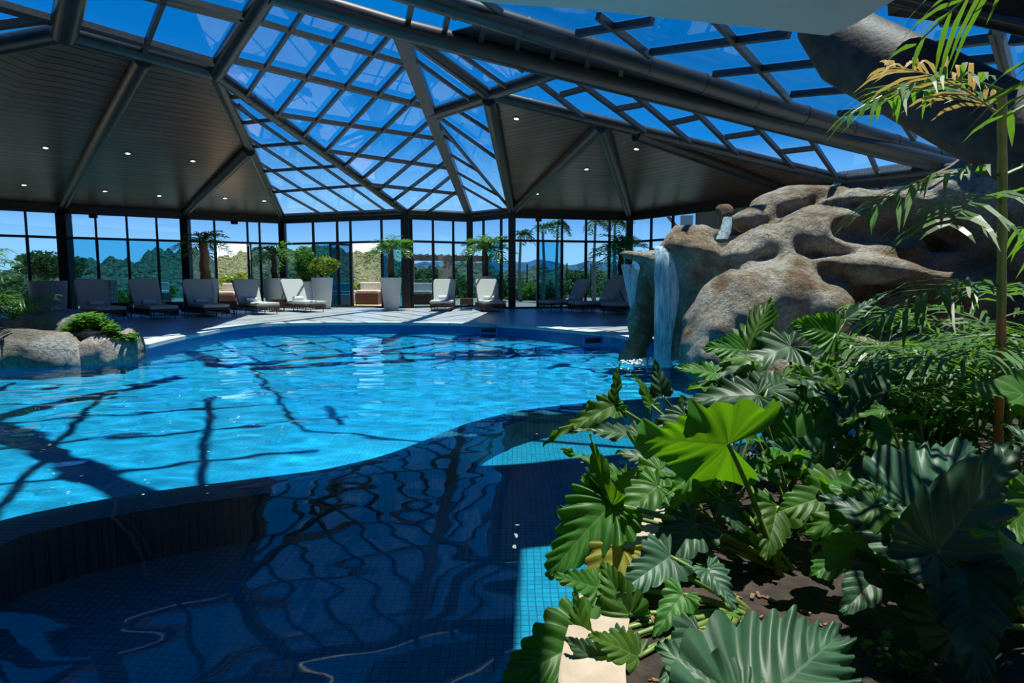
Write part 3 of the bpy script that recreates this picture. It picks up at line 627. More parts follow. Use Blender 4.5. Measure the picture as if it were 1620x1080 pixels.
def smooth_path(pts, n=6):
    out = []
    for i in range(len(pts)-1):
        p0 = Vector(pts[max(i-1, 0)]); p1 = Vector(pts[i]); p2 = Vector(pts[i+1]); p3 = Vector(pts[min(i+2, len(pts)-1)])
        for k in range(n):
            t = k/n; out.append(tuple(0.5*((2*p1)+(p2-p0)*t+(2*p0-5*p1+4*p2-p3)*t*t+(3*p1-p0-3*p2+p3)*t**3)))
    out.append(tuple(pts[-1])); return out
# coping stones along the shore, lip 4 cm over the water side
def ribbon(path, d0, d1, z0, z1, name, m, **kw):
    a = offset_line(path, d0); b = offset_line(path, d1); mb = MB(); n = len(path)
    mb.quadstrip([(x, y, z1) for x, y in a], [(x, y, z1) for x, y in b]); mb.quadstrip([(x, y, z0) for x, y in a], [(x, y, z0) for x, y in b])
    mb.quadstrip([(x, y, z0) for x, y in a], [(x, y, z1) for x, y in a]); mb.quadstrip([(x, y, z0) for x, y in b], [(x, y, z1) for x, y in b])
    return mb.build(name, m, **kw)
cs = coast
tag(ribbon(cs, 0.03, -0.42, -0.045, 0.02, 'coping', M['coping']), 'pale stone coping along the far edge of the pool', None, None, 'structure')
WZ = -0.18; FLOORZ = -1.5; SPAZ = -0.95
# pool shell
mb = MB(); cl = pool+[pool[0]]
mb.quadstrip([(x, y, -0.021) for x, y in cl], [(x, y, FLOORZ) for x, y in cl])
tag(mb.build('pool_wall', M['bandtile'], recalc=False), None, None, None, 'structure')
tag(MB().prism([Vector((-13, -3, -1.35)), Vector((5, -3, -1.35)), Vector((5, 7, -1.25)), Vector((-13, 7, -1.25))], (0, 0, -0.1)).build('pool_floor', M['pooltile']), None, None, None, 'structure')
tag(MB().prism([Vector((-13, 7, -1.25)), Vector((5, 7, -1.25)), Vector((5, 17, -0.9)), Vector((-13, 17, -0.9))], (0, 0, -0.1)).build('pool_floor', M['pooltile']), None, None, None, 'structure')
# the curved rim that parts the spa from the pool
rimpx = [(-260, 960), (-120, 895), (0, 838), (140, 806), (280, 782), (420, 764), (540, 747), (640, 722), (700, 699), (760, 674), (820, 657), (900, 645), (1000, 636), (1150, 628)]
rim = smooth_path([g(x, y, WZ) for x, y in rimpx], 5)
rim = [(-6.5, -2.6), (-5.6, -0.5), (-4.6, 1.0)]+rim+[(3.3, 6.6)]
rim = smooth_path(rim, 2)
tag(ribbon(rim, 0.17, -0.17, FLOORZ, WZ-0.03, 'spa_rim', M['rimtile'], smooth=30), 'curved mosaic rim wall between the spa and the main pool', None, None, 'structure')
spa_poly = offset_line(rim, -0.17)
spa_in = [p for p in spa_poly]+[(3.4, 5.0), (2.95, 4.9), (2.6, 4.0), (1.7, 3.6), (0.95, 3.15), (0.5, 2.57), (0.16, 1.69), (0.05, 0.6), (-0.1, -1.5), (-2, -2.2)]
tag(plate(spa_in, [], SPAZ, 0.1, 'spa_floor', M['spatile']), None, None, None, 'structure')
mb = MB(); mb.quadstrip([(x, y, WZ-0.02) for x, y in spa_poly], [(x, y, SPAZ) for x, y in spa_poly]); 
o = mb.build('spa_wall', M['spatile'], recalc=False); o.location = (0, 0, 0); tag(o, None, None, None, 'structure')
for v in o.data.vertices: pass
# bench along the spa wall
bench = offset_line(rim, -0.55)
# one sheet of water fills pool and spa; choppy under the falls, calm in the spa
def seg_dist(P, path):
    D = np.full(len(P), 1e9)
    for i in range(len(path)-1):
        a_ = np.array(path[i]); d_ = np.array(path[i+1])-a_; t_ = np.clip(((P-a_)@d_)/max(1e-9, d_@d_), 0, 1); D = np.minimum(D, np.linalg.norm(P-a_-t_[:, None]*d_, axis=1))
    return D
def in_poly(P, poly):
    ins = np.zeros(len(P), bool); n = len(poly)
    for i in range(n):
        (x1, y1), (x2, y2) = poly[i], poly[(i+1) % n]; c = (y1 > P[:, 1]) != (y2 > P[:, 1])
        if y2 != y1: ins ^= c & (P[:, 0] < (x2-x1)*(P[:, 1]-y1)/(y2-y1)+x1)
    return ins
h_ = 0.045; Xw = np.arange(-12.2, 3.8, h_); Yw = np.arange(-2.4, 15.2, h_)
Gw = np.stack(np.meshgrid(Xw, Yw, indexing='ij'), -1).reshape(-1, 2); insw = in_poly(Gw, pool)
spa_side = in_poly(Gw, list(offset_line(rim, -0.0))+[(3.4, 5.0), (3.2, 2), (0.5, -3), (-6, -3)])
dr = seg_dist(Gw, rim); amp = np.where(spa_side, 0.23-0.06*np.clip(1-dr/0.5, 0, 1), 0.30+0.70*np.clip(dr/1.6, 0, 1))
P3 = np.concatenate([Gw, np.zeros((len(Gw), 1))], 1)
zw = sum(fbm(P3*np.array([1, st, 1])+7, 5+i, 1, s_)*a_ for i, (s_, a_, st) in enumerate([(0.9, .034, 1.5), (2.3, .020, 1.6), (4.6, .0085, 1.7), (8.3, .0030, 1.5)]))*amp
df_ = np.linalg.norm(Gw-np.array(g(1042, 575, WZ)), axis=1); zw = zw*(1+1.6*np.exp(-df_/1.2))+0.006*np.exp(-df_/1.3)*np.sin(df_*22)
I_ = insw.reshape(len(Xw), len(Yw)); ok_ = I_[:-1, :-1] | I_[1:, :-1] | I_[1:, 1:] | I_[:-1, 1:]
ij = np.argwhere(ok_); a_ = ij[:, 0]*len(Yw)+ij[:, 1]; Fw = np.stack([a_, a_+len(Yw), a_+len(Yw)+1, a_+1], 1)
us = np.unique(Fw); mp_ = -np.ones(len(Gw), int); mp_[us] = np.arange(len(us)); Vw = np.concatenate([Gw, (zw+WZ)[:, None]], 1)
mb = MB(); mb.v = Vw[us].tolist(); mb.f = mp_[Fw].tolist()
ow = mb.build('pool_water', M['water'], smooth=True, recalc=False); tag(ow, 'rippled clear water filling the pool and the spa', None, None, 'structure'); ow.cycles.is_caustics_caster = True
# planting bed and its curb stones
bedline = [(0.05, 0.2), (0.08, 0.6), (0.19, 1.69), (0.53, 2.57), (0.97, 3.12), (1.7, 3.57), (2.6, 3.97)]
bed = bedline+[(2.95, 5.0), (3.3, 6.3), (4.2, 7.2), (9, 7.2), (9, 0.2)]
bm_ = MB(); 
def bed_z(x, y): return 0.03+0.05*noise.noise(Vector((x*1.7, y*1.7, 0)))+0.03*noise.noise(Vector((x*6, y*6, 3)))
from mathutils.geometry import intersect_point_tri_2d
def inside(p, poly):
    x, y = p; c = False; n = len(poly)
    for i in range(n):
        x1, y1 = poly[i]; x2, y2 = poly[(i+1) % n]
        if (y1 > y) != (y2 > y) and x < (x2-x1)*(y-y1)/(y2-y1)+x1: c = not c
    return c
bl0 = np.array(smooth_path(bedline, 8))
def soil_top(x, y):
    d_ = float(np.min(np.hypot(bl0[:, 0]-x, bl0[:, 1]-y))); t_ = min(1, max(0, (d_-.12)/.25)); return 0.045*(1-t_)+(bed_z(x, y)+0.03)*t_
gx = 0.06; idx = {}; mb = MB()
for i in range(int(9/gx)):
    for j in range(int(7.4/gx)):
        x, y = i*gx, j*gx
        if all(inside((x+gx*a_, y+gx*b_), bed) for a_ in (0.3, .7) for b_ in (0.3, .7)):
            q = []
            for dx, dy in ((0, 0), (1, 0), (1, 1), (0, 1)):
                k = (i+dx, j+dy)
                if k not in idx: idx[k] = len(mb.v); mb.v.append((k[0]*gx, k[1]*gx, soil_top(k[0]*gx, k[1]*gx)))
                q.append(idx[k])
            mb.f.append(tuple(q))
o = mb.build('soil_bed', M['soil'], smooth=True); tag(o, 'dark planting soil in the bed beside the spa', 'soil', None, 'stuff')
bl = smooth_path(bedline, 8)
segl = 0; start = 0; acc = [bl[0]]
for i in range(1, len(bl)):
    acc.append(bl[i]); segl += (Vector(bl[i])-Vector(bl[i-1])).length
    if segl > 0.42 or i == len(bl)-1:
        if len(acc) >= 2:
            o = ribbon(acc, 0.04, -0.13, -0.015, 0.07, 'curb_stone', M['curb']); tag(o, 'beige curb stone along the edge of the planting bed', 'curb stone', 'curb stones between the spa and the bed')
        acc = [bl[i]]; segl = 0
# skimmer mouths
for (x, y, lb) in ((773, 520, 'dark skimmer mouth in the pool wall below the sunlit deck'), (937, 535, 'dark skimmer mouth in the pool wall near the waterfall')):
    p = atZ(x, y-3 , -0.03); t = empty('skimmer', (p.x, p.y-0.03, -0.10), 0.15 if x < 800 else 0.3, lb, 'skimmer')
    f = MB(); w_, h_ = 0.36, 0.12
    for sx in (-1, 1): f.box((sx*w_/2, -0.03, 0), (0.03, 0.05, h_+0.03))
    for sz in (-1, 1): f.box((0, -0.03, sz*h_/2), (w_, 0.05, 0.03))
    f.build('frame', M['bandtile'], t); MB().box((0, 0.0, 0), (w_, 0.02, h_)).build('flap', M['black'], t)
# ================================================================== ROCKS
def sdf_mesh(blobs, lo, hi, h, k=0.12, namp=0.10, nscale=1.6, seed=1, carve=(), name='rock', m=None, ridge=0.0):
    """blobs: (centre, radii, yaw, pitch) ellipsoids joined smoothly; surface nets on a grid"""
    lo = np.array(lo); hi = np.array(hi); n = np.ceil((hi-lo)/h).astype(int)+1
    ax = [lo[i]+h*np.arange(n[i]) for i in range(3)]
    G = np.stack(np.meshgrid(*ax, indexing='ij'), -1).reshape(-1, 3)
    def ell(b):
        c, r, yaw, pit = b; R = np.array((Matrix.Rotation(yaw, 3, 'Z') @ Matrix.Rotation(pit, 3, 'Y')))
        q = (G-np.array(c)) @ R; r = np.array(r); k0 = np.linalg.norm(q/r, axis=1); k1 = np.linalg.norm(q/(r*r), axis=1)+1e-9
        return k0*(k0-1)/k1
    D = None
    for b in blobs:
        d = ell(b)
        if D is None: D = d
        else:
            hh = np.clip(0.5+0.5*(D-d)/k, 0, 1); D = D*(1-hh)+d*hh-k*hh*(1-hh)
    for b in carve:
        d = -ell(b); hh = np.clip(0.5-0.5*(D-d)/0.05, 0, 1); D = D*(1-hh)+d*hh+0.05*hh*(1-hh)
    nr = np.abs(D) < 0.6
    D2 = D.copy(); D2[nr] += fbm(G[nr], seed, 4, nscale)*namp
    if ridge: D2[nr] += np.abs(fbm(G[nr]*np.array([1, 1, 1.8]), seed+5, 3, nscale*0.8))*ridge
    V = D2.reshape(n); inn = V < 0
    c = [(0, 0, 0), (1, 0, 0), (0, 1, 0), (1, 1, 0), (0, 0, 1), (1, 0, 1), (0, 1, 1), (1, 1, 1)]
    sl = lambda o: tuple(slice(o[i], n[i]-1+o[i]) for i in range(3))
    cnt = sum(inn[sl(o)].astype(int) for o in c); act = (cnt > 0) & (cnt < 8)
    idx = -np.ones(act.shape, int); ids = np.argwhere(act); idx[act] = np.arange(len(ids))
    pos = np.zeros((len(ids), 3)); num = np.zeros(len(ids))
    for a in range(8):
        for b in range(a+1, 8):
            if sum(abs(c[a][i]-c[b][i]) for i in range(3)) != 1: continue
            va = V[sl(c[a])][act]; vb = V[sl(c[b])][act]; mk = (va < 0) != (vb < 0)
            t = np.where(mk, va/np.where(mk, va-vb, 1), 0); p = np.array(c[a])[None]+t[:, None]*(np.array(c[b])-np.array(c[a]))[None]
            pos += p*mk[:, None]; num += mk
    pos = (ids+pos/num[:, None])*h+lo
    faces = []
    for axis in range(3):
        o1 = [0, 0, 0]; o1[axis] = 1; u, w = [i for i in range(3) if i != axis]
        S = [slice(1, n[i]-1) for i in range(3)]; S[axis] = slice(0, n[axis]-1); A = inn[tuple(S)]
        S2 = list(S); S2[axis] = slice(1, n[axis]); B = inn[tuple(S2)]; cr = np.argwhere(A != B)
        if not len(cr): continue
        sgn = A[A != B]; base = cr.copy(); base[:, u] += 1; base[:, w] += 1
        def cell(du, dw): q = base.copy(); q[:, u] -= du; q[:, w] -= dw; return idx[q[:, 0], q[:, 1], q[:, 2]]
        quad = np.stack([cell(1, 1), cell(0, 1), cell(0, 0), cell(1, 0)], 1)
        if axis == 1: sgn = ~sgn
        quad[~sgn] = quad[~sgn][:, ::-1]; faces += quad.tolist()
    faces = [f for f in faces if min(f) >= 0]
    mb = MB(); mb.v = [tuple(p) for p in pos]; mb.f = [tuple(f) for f in faces]
    return mb.build(name, m or M['rock'], smooth=True)
def B(x, y, d, r, yaw=0.0, pitch=0.0):
    p = atD(x, y, d); return ((p.x, p.y, p.z), r, yaw, pitch)
blobs = [
    # the pillar and its lip at the pool
    B(1003, 575, 9.7, (0.27, 0.30, 0.45)), B(1012, 520, 9.7, (0.24, 0.28, 0.5)), B(1022, 460, 9.7, (0.20, 0.27, 0.5)), B(1033, 415, 9.7, (0.25, 0.3, 0.22)),
    B(1010, 405, 9.7, (0.30, 0.26, 0.10), 0, 0.12),
    # bowl of the second fall
    B(1093, 398, 9.3, (0.46, 0.5, 0.22)), B(1085, 432, 9.4, (0.3, 0.35, 0.3)), B(1130, 425, 9.4, (0.4, 0.4, 0.42)), B(1108, 372, 9.5, (0.42, 0.4, 0.16)),
    B(1098, 520, 9.55, (0.34, 0.3, 1.1)),
    # upper spout
    B(1146, 352, 9.4, (0.11, 0.14, 0.20)), B(1149, 331, 9.42, (0.14, 0.14, 0.085)), B(1136, 372, 9.5, (0.15, 0.15, 0.10)),
    B(1195, 345, 9.5, (0.38, 0.35, 0.26), 0, -0.25), B(1235, 325, 9.6, (0.5, 0.45, 0.24), 0, -0.22), B(1290, 315, 9.6, (0.5, 0.5, 0.2)),
    # slope under it
    B(1200, 400, 9.1, (0.75, 0.55, 0.36), 0, -0.3), B(1290, 375, 9.0, (0.7, 0.6, 0.42), 0, -0.2), B(1240, 450, 9.0, (1.0, 0.8, 0.5)),
    B(1350, 400, 9.2, (0.9, 0.9, 0.6)), B(1470, 400, 9.3, (0.9, 0.7, 0.7)), B(1070, 470, 10.1, (0.4, 0.3, 1.2)),
    # dark blocks with overhanging faces
    B(1375, 345, 9.1, (0.52, 0.6, 0.34)), B(1440, 345, 9.0, (0.52, 0.6, 0.36)), B(1400, 318, 9.0, (0.92, 0.62, 0.09)),
    B(1560, 330, 8.6, (0.95, 0.9, 0.62)), B(1640, 350, 8.4, (1.2, 1.2, 1.2)), B(1570, 270, 8.7, (0.6, 0.5, 0.22), 0, -0.2),
    # lit shelf
    B(1385, 425, 8.4, (0.85, 0.5, 0.17), 0, 0.12), B(1460, 440, 8.2, (0.5, 0.5, 0.18), 0, 0.3), B(1420, 395, 8.6, (0.28, 0.3, 0.16)),
    B(1400, 500, 8.95, (0.9, 0.55, 0.6)), B(1530, 480, 8.4, (0.9, 0.7, 0.8)),
    # big front boulder
    B(1125, 560, 8.3, (0.42, 0.55, 0.75)), B(1165, 510, 8.4, (0.62, 0.6, 0.66)), B(1225, 475, 8.4, (0.7, 0.55, 0.42)), B(1290, 500, 8.3, (0.6, 0.5, 0.5)), B(1200, 620, 8.2, (0.8, 0.6, 0.7)),
    B(1350, 600, 8.4, (1.3, 0.8, 0.9)), B(1560, 600, 8.2, (1.4, 0.9, 0.9)),
]
carves = [B(1063, 470, 9.1, (0.17, 0.4, 0.75)), B(1200, 352, 9.0, (0.30, 0.20, 0.17)), B(1405, 362, 8.35, (0.72, 0.42, 0.24)), B(1410, 478, 8.1, (0.55, 0.35, 0.28))]
rk = sdf_mesh(blobs, (1.3, 6.9, -0.7), (9.6, 11.0, 3.3), 0.05, 0.08, 0.17, 1.7, 3, carves, 'waterfall_rock', ridge=0.07)
tag(rk, 'tall sculpted waterfall rock of grey and ochre ledges rising behind the green leaves', 'rock')
# small stepping boulders in front of the big rock, mostly behind leaves
# island at the left edge
isl = [B(40, 555, 9.3, (0.9, 0.5, 0.42)), B(-40, 560, 9.2, (0.8, 0.6, 0.45)), B(90, 548, 9.4, (0.45, 0.42, 0.38))]
def B2(x, y, d, r, yaw=0, pitch=0): return B(x, y, d, r, yaw, pitch)
o = sdf_mesh([B2(60, 560, 9.2, (0.62, 0.45, 0.40)), B2(-10, 562, 9.1, (0.75, 0.5, 0.40)), B2(100, 575, 9.2, (0.38, 0.4, 0.36))], (-9.9, 8.0, -0.6), (-5.6, 10.4, 0.6), 0.04, 0.1, 0.12, 2.2, 11, (), 'boulder', M['rock_grey'], ridge=0.06)
tag(o, 'large pale boulder at the left pool edge crossed by a dark column shadow', 'boulder', 'boulders of the left planting island')
o = sdf_mesh([B2(172, 560, 9.5, (0.46, 0.40, 0.36)), B2(205, 556, 9.6, (0.17, 0.3, 0.38)), B2(150, 575, 9.5, (0.3, 0.35, 0.3))], (-7.4, 8.2, -0.6), (-5.0, 10.4, 0.6), 0.035, 0.08, 0.10, 2.4, 17, [B2(152, 536, 9.15, (0.07, 0.12, 0.05))], 'boulder', M['rock_grey'], ridge=0.06)
tag(o, 'smaller rounded boulder with a hollow under the leafy ground cover', 'boulder', 'boulders of the left planting island')
o = sdf_mesh([B2(85, 520, 10.9, (0.95, 0.45, 0.36)), B2(20, 535, 10.8, (0.6, 0.45, 0.36))], (-11.6, 9.6, -0.3), (-6.2, 12.2, 0.9), 0.06, 0.1, 0.08, 1.4, 23, (), 'boulder', M['rock_grey'])
tag(o, 'dark shaded boulder behind the leafy ground cover on the island', 'boulder', 'boulders of the left planting island')
p = atD(110, 540, 10.2)
o = sdf_mesh([((p.x, p.y, -0.35), (1.1, 0.6, 0.48), 0, 0), ((p.x-1.4, p.y-.2, -0.35), (1.3, 0.7, 0.5), 0, 0)], (p.x-3.4, p.y-1.4, -0.6), (p.x+1.6, p.y+1.2, 0.5), 0.08, 0.1, 0.05, 2, 5, (), 'soil_mound', M['soil'])
tag(o, 'dark soil mound of the left planting island', 'soil', None, 'stuff')

# falling water
def fall(rows, name, label, fringe=0.03):
    """rows: (x left px, x right px, y px, depth) from lip to foot"""
    mb = MB(); n = 15; grid = []
    for xl, xr, y, d in rows:
        r_ = []
        for i in range(n):
            t = i/(n-1); p = atD(xl+(xr-xl)*t, y, d); r_.append(p+Vector((0, -0.05*math.sin(math.pi*t)+random.uniform(-1, 1)*0.012, 0)))
        grid.append(r_)
    # a sheet a few centimetres thick
    for off in (0.0, 0.05):
        base = len(mb.v)
        for r_ in grid: mb.v += [tuple(p+Vector((0, off, 0))) for p in r_]
        for j in range(len(grid)-1):
            for i in range(n-1): a = base+j*n+i; mb.f.append((a, a+1, a+n+1, a+n))
    o = mb.build(name, M['falls'], smooth=True, recalc=False); return tag(o, label, 'waterfall', 'falls from the rock ledges')
fall([(1038, 1054, 389, 9.15), (1037, 1062, 400, 9.0), (1036, 1068, 420, 8.97), (1036, 1073, 440, 8.95), (1037, 1075, 460, 8.94), (1036, 1072, 490, 8.93), (1036, 1066, 520, 8.92), (1036, 1062, 550, 8.92), (1036, 1060, 581, 8.92)],
     'waterfall', 'broad curtain of falling water between the pillar and the big boulder')
fall([(983, 1003, 418, 9.75), (986, 1008, 430, 9.7), (989, 1008, 445, 9.68), (993, 1006, 465, 9.67), (998, 1005, 490, 9.66), (1000, 1004, 500, 9.66)], 'waterfall', 'thin left curtain of water under the small lip of the pillar')
fall([(1146, 1158, 343, 9.22), (1143, 1158, 355, 9.18), (1138, 1156, 368, 9.12), (1134, 1152, 378, 9.08)], 'waterfall', 'small spout of water falling from the knob on top of the rock')
# foam where the water lands, and the bubbling source on the crest
def foam(px, py, d, r, n, name, label, seed, flat=0.35):
    rnd = random.Random(seed); c = atD(px, py, d); mb = MB()
    for i in range(n):
        a = rnd.uniform(0, 6.28); q = r*math.sqrt(rnd.random()); s = rnd.uniform(0.008, 0.03)*(r/0.3)**0.3
        p = Vector((c.x+q*math.cos(a)*1.5, c.y+q*math.sin(a), c.z+rnd.random()*flat*(1-q/r)*r))
        mb.add([p+Vector(v)*s for v in ((1, 0, 0), (0, 1, 0), (-1, 0, 0), (0, -1, 0), (0, 0, .7), (0, 0, -.7))], [(0, 1, 4), (1, 2, 4), (2, 3, 4), (3, 0, 4), (1, 0, 5), (2, 1, 5), (3, 2, 5), (0, 3, 5)])
    return tag(mb.build(name, M['foam'], smooth=True), label, 'foam', None, 'stuff')
foam(1035, 573, 9.2, 0.34, 260, 'foam', 'white foam where the curtain of water meets the pool', 3, 0.25)
foam(1015, 583, 8.9, 0.5, 90, 'foam', 'scattered bubbles drifting off the foot of the waterfall', 5, 0.05)
foam(1322, 306, 9.3, 0.12, 220, 'foam', 'small white jet of foam bubbling on the rock crest', 4, 1.6)

# ================================================================== LOUNGERS, TABLES, POTS
def make_lounger():
    root = empty('sun_lounger', (0, 0, 0))
    f = MB(); f.box((0, 0, 0.23), (0.70, 1.92, 0.05)); f.build('frame', M['wicker'], root, bevel=0.008)
    sk = MB()
    for x in (-0.34, 0.34):
        for i in range(38):
            y = -0.94+i*0.0508; sk.bar((x, y, 0.25), (x, y+random.uniform(-.03, .03), 0.10+random.uniform(0, .015)), 0.016, 0.012)
        sk.box((x, 0, 0.11), (0.02, 1.9, 0.018))
    for y in (-0.95, 0.95):
        for i in range(15):
            x = -0.34+i*0.0486; sk.bar((x, y, 0.25), (x+random.uniform(-.03, .03), y, 0.11), 0.016, 0.012)
        sk.box((0, y, 0.11), (0.7, 0.02, 0.018))
    sk.build('woven_skirt', M['wicker'], root)
    for x in (-0.3, 0.3):
        for y in (-0.85, -0.05, 0.85): MB().tube([(x, y, 0.24), (x, y, 0.0)], 0.012, 8).build('leg', M['darkmetal'], root)
    # seat cushion from the foot (-y) to the hinge, backrest rising behind it
    s = MB().box((0, -0.30, 0.31), (0.72, 1.30, 0.10)); s.build('seat_cushion', M['cushion'], root, bevel=0.035)
    a = math.radians(62); L = 0.82; hy, hz = 0.32, 0.30; u = Vector((0, math.cos(a), math.sin(a))); n = Vector((0, -math.sin(a), math.cos(a)))
    mb = MB(); ns = 10; pf = []
    for i in range(ns+1):
        t = i/ns; w = 0.35+0.04*math.sin(t*math.pi*0.5); rr = 0.0 if t < 0.9 else (t-0.9)*0.6; w -= rr
        for sx in (-1, 1):
            for th in (0.0, 0.10):
                q = Vector((sx*w, hy, hz))+u*(L*t)+n*(th-0.02); mb.v.append(tuple(q))
    for i in range(ns):
        b = i*4; mb.f += [(b, b+2, b+6, b+4), (b+1, b+5, b+7, b+3), (b, b+4, b+5, b+1), (b+2, b+3, b+7, b+6)]
    mb.f += [(0, 1, 3, 2), (ns*4, ns*4+2, ns*4+3, ns*4+1)]
    mb.build('backrest', M['cushion'], root, bevel=0.02)
    pr = MB()
    pr.bar(Vector((-.28, hy, hz-.05))+u*.55, Vector((.28, hy, hz-.05))+u*.55, 0.03, 0.03)
    for sx in (-0.28, 0.28): pr.bar(Vector((sx, hy, hz-.05)), Vector((sx, hy, hz-.05))+u*0.8, 0.03, 0.03, n); pr.bar(Vector((sx, 0.9, 0.24)), Vector((sx, hy, hz-.05))+u*0.55, 0.02, 0.02, n)
    pr.build('backrest_frame', M['darkmetal'], root)
    return root
def make_towel():
    mb = MB(); n = 40; R = 0.062; pts = []
    mb.tube([(-0.17, 0, R), (-0.165, 0, R), (0, 0, R), (0.165, 0, R), (0.17, 0, R)], [R*0.8, R, R*1.02, R, R*0.8], 20)
    t = mb.build('rolled_towel', M['towel'], None, smooth=60)
    f = MB(); f.tube([(-0.06, 0, R), (-0.045, 0, R)], R*1.05, 20); f.build('fold', M['towel'], t, smooth=60)
    return t
lsp = [ # foot-centre px, depth, yaw (direction from foot to head), label, towel
    (172, 487, 16.3, 0.85, 'shaded sun lounger beside the big left pot, nearest the island', True),
    (256, 487, 16.9, 0.82, 'shaded sun lounger in front of the hill view, second from the big left pot', True),
    (339, 487, 17.8, 0.78, 'shaded sun lounger in front of the red trunked palm pot', True),
    (420, 485, 18.9, 0.80, 'shaded sun lounger beside the first open door', True),
    (495, 484, 20.2, 0.80, 'sunlit pale sun lounger between the palm pot and the white tapered pot', True),
    (698, 487, 20.8, 0.02, 'sunlit sun lounger facing the pool left of the wicker side table', True),
    (782, 487, 20.4, 0.22, 'sunlit sun lounger facing the pool right of the wicker side table', True),
    (868, 487, 20.9, -1.05, 'dark shaded sun lounger nearest the column on the right deck', True),
    (917, 489, 19.9, -1.05, 'dark shaded sun lounger second from the column on the right deck', True),
    (970, 491, 18.9, -1.0, 'dark shaded sun lounger half behind the waterfall', False)]
L0 = make_lounger(); T0_ = make_towel()
for i, (px, py, d, yaw, lb, tw) in enumerate(lsp):
    o = L0 if i == 0 else copy_tree(L0)
    c = atD(px, py, d); f = Vector((c.x, c.y, 0))
    dirv = Vector((-math.sin(yaw), math.cos(yaw), 0)); cc = f+dirv*0.75
    o.location = (cc.x, cc.y, 0.022 if False else 0.0); o.rotation_euler = (0, 0, yaw); tag(o, lb, 'sun lounger', 'sun loungers along the glass wall')
    if tw:
        t = T0_ if i == 0 else copy_tree(T0_)
        q = cc+dirv*0.22; t.location = (q.x, q.y, 0.362); t.rotation_euler = (0, 0, yaw)
        tag(t, 'white rolled towel on the ' + lb.replace('sun lounger', 'lounger'), 'towel', 'rolled towels on the loungers')
        w = t['label'].split()
        if len(w) > 16: t['label'] = ' '.join(w[:16])
def make_table():
    root = empty('side_table', (0, 0, 0))
    b = MB().box((0, 0, 0.29), (0.42, 0.42, 0.2)); b.build('woven_box', M['wicker'], root, bevel=0.01)
    MB().box((0, 0, 0.395), (0.44, 0.44, 0.02)).build('table_top', M['wicker'], root)
    for x in (-.18, .18):
        for y in (-.18, .18): MB().tube([(x, y, 0.2), (x, y, 0)], 0.01, 8).build('leg', M['darkmetal'], root)
    MB().tube([(-.18, -.18, .03), (.18, -.18, .03), (.18, .18, .03), (-.18, .18, .03), (-.18, -.18, .03)], 0.008, 6).build('base_ring', M['darkmetal'], root)
    return root
TT = make_table()
for i, (px, py, d, yaw, lb) in enumerate([(738, 487, 21.4, 0.05, 'brown wicker side table on the sunlit deck between two loungers'), (362, 487, 18.9, 0.3, 'dark wicker side table beside the reddish palm pot'),
        (440, 487, 20.6, 0.3, 'dark wicker side table behind the sunlit lounger and the palm pot'), (193, 487, 17.6, 0.3, 'dark wicker side table between the two shaded loungers at the left'), (278, 487, 18.2, 0.3, 'dark wicker side table beside the hill view lounger')]):
    o = TT if i == 0 else copy_tree(TT)
    c = atD(px, py, d); o.location = (c.x, c.y, 0); o.rotation_euler = (0, 0, yaw); tag(o, lb, 'side table', 'wicker side tables between the loungers')

def pot(px, y_top, w_top_px, w_bot_px, d, lb, m='pot'):
    """tall tapered planter; the soil disc is its part"""
    c = atD(px, 487, d); z1 = atD(px, y_top, d).z; r1 = w_top_px/2*d/FPX; r0 = w_bot_px/2*d/FPX
    root = empty('planter_pot', (c.x, c.y, 0), 0, lb, 'planter', 'tall pots along the glass wall')
    MB().lathe((0, 0, 0), [(r0, 0), (r0*1.01, 0.02), (r0+(r1-r0)*.5+.01, z1*0.5), (r1, z1-0.02), (r1, z1), (r1-0.04, z1), (r1-0.05, z1-0.07)], 32).build('pot_body', M[m], root, smooth=40)
    MB().lathe((0, 0, z1-0.068), [(r1-0.055, 0), (r1-0.06, 0.012)], 24).build('potting_soil', M['soil'], root)
    return Vector((c.x, c.y, z1-0.05))
def frond(mb, base, azim, rise, length, droop, n=16, wl=0.16, lw=0.022, seed=0, vee=0.5, rmul=1.0):
    """one pinnate frond: rachis and paired leaflets"""
    rnd = random.Random(seed); h = Vector((math.cos(azim), math.sin(azim), 0)); pts = []; side = Vector((-h.y, h.x, 0))
    for i in range(n+1):
        t = i/n; pts.append(base+h*(length*t*math.cos(rise*(1-t*0.35)))+Vector((0, 0, length*(math.sin(rise)*t-droop*t*t))))
    mb.tube(pts, [0.009*length*rmul*(1-0.8*i/n)+0.0015 for i in range(n+1)], 4, cap=False)
    for i in range(2, n+1):
        p = pts[i]; t = i/n; d = (pts[i]-pts[i-1]).normalized(); up = side.cross(d)
        if up.z < 0: up = -up
        L = wl*(math.sin(math.pi*min(1, 0.12+t*0.84))**0.6+0.15)
        for s in (-1, 1):
            q = p+d*rnd.uniform(-.4, .4)*length/n; dirn = (side*s*0.85+d*rnd.uniform(.4, .9)+up*vee*rnd.uniform(.2, 1.3)+Vector((0, 0, rnd.uniform(-.25, .12)))).normalized(); L2 = L*rnd.uniform(.7, 1.2)
            w = d.cross(dirn).cross(dirn).normalized()*(lw/2)
            if w.length < 1e-6: w = d*(lw/2)
            a = q; b = q+dirn*L2*0.4; c = q+dirn*L2*0.75+Vector((0, 0, -0.12*L2)); e = q+dirn*L2+Vector((0, 0, -0.32*L2))
            o = len(mb.v); mb.v += [tuple(a-w*.4), tuple(a+w*.4), tuple(b-w), tuple(b+w), tuple(c-w*.8), tuple(c+w*.8), tuple(e)]
            mb.f += [(o, o+1, o+3, o+2), (o+2, o+3, o+5, o+4), (o+4, o+5, o+6)]
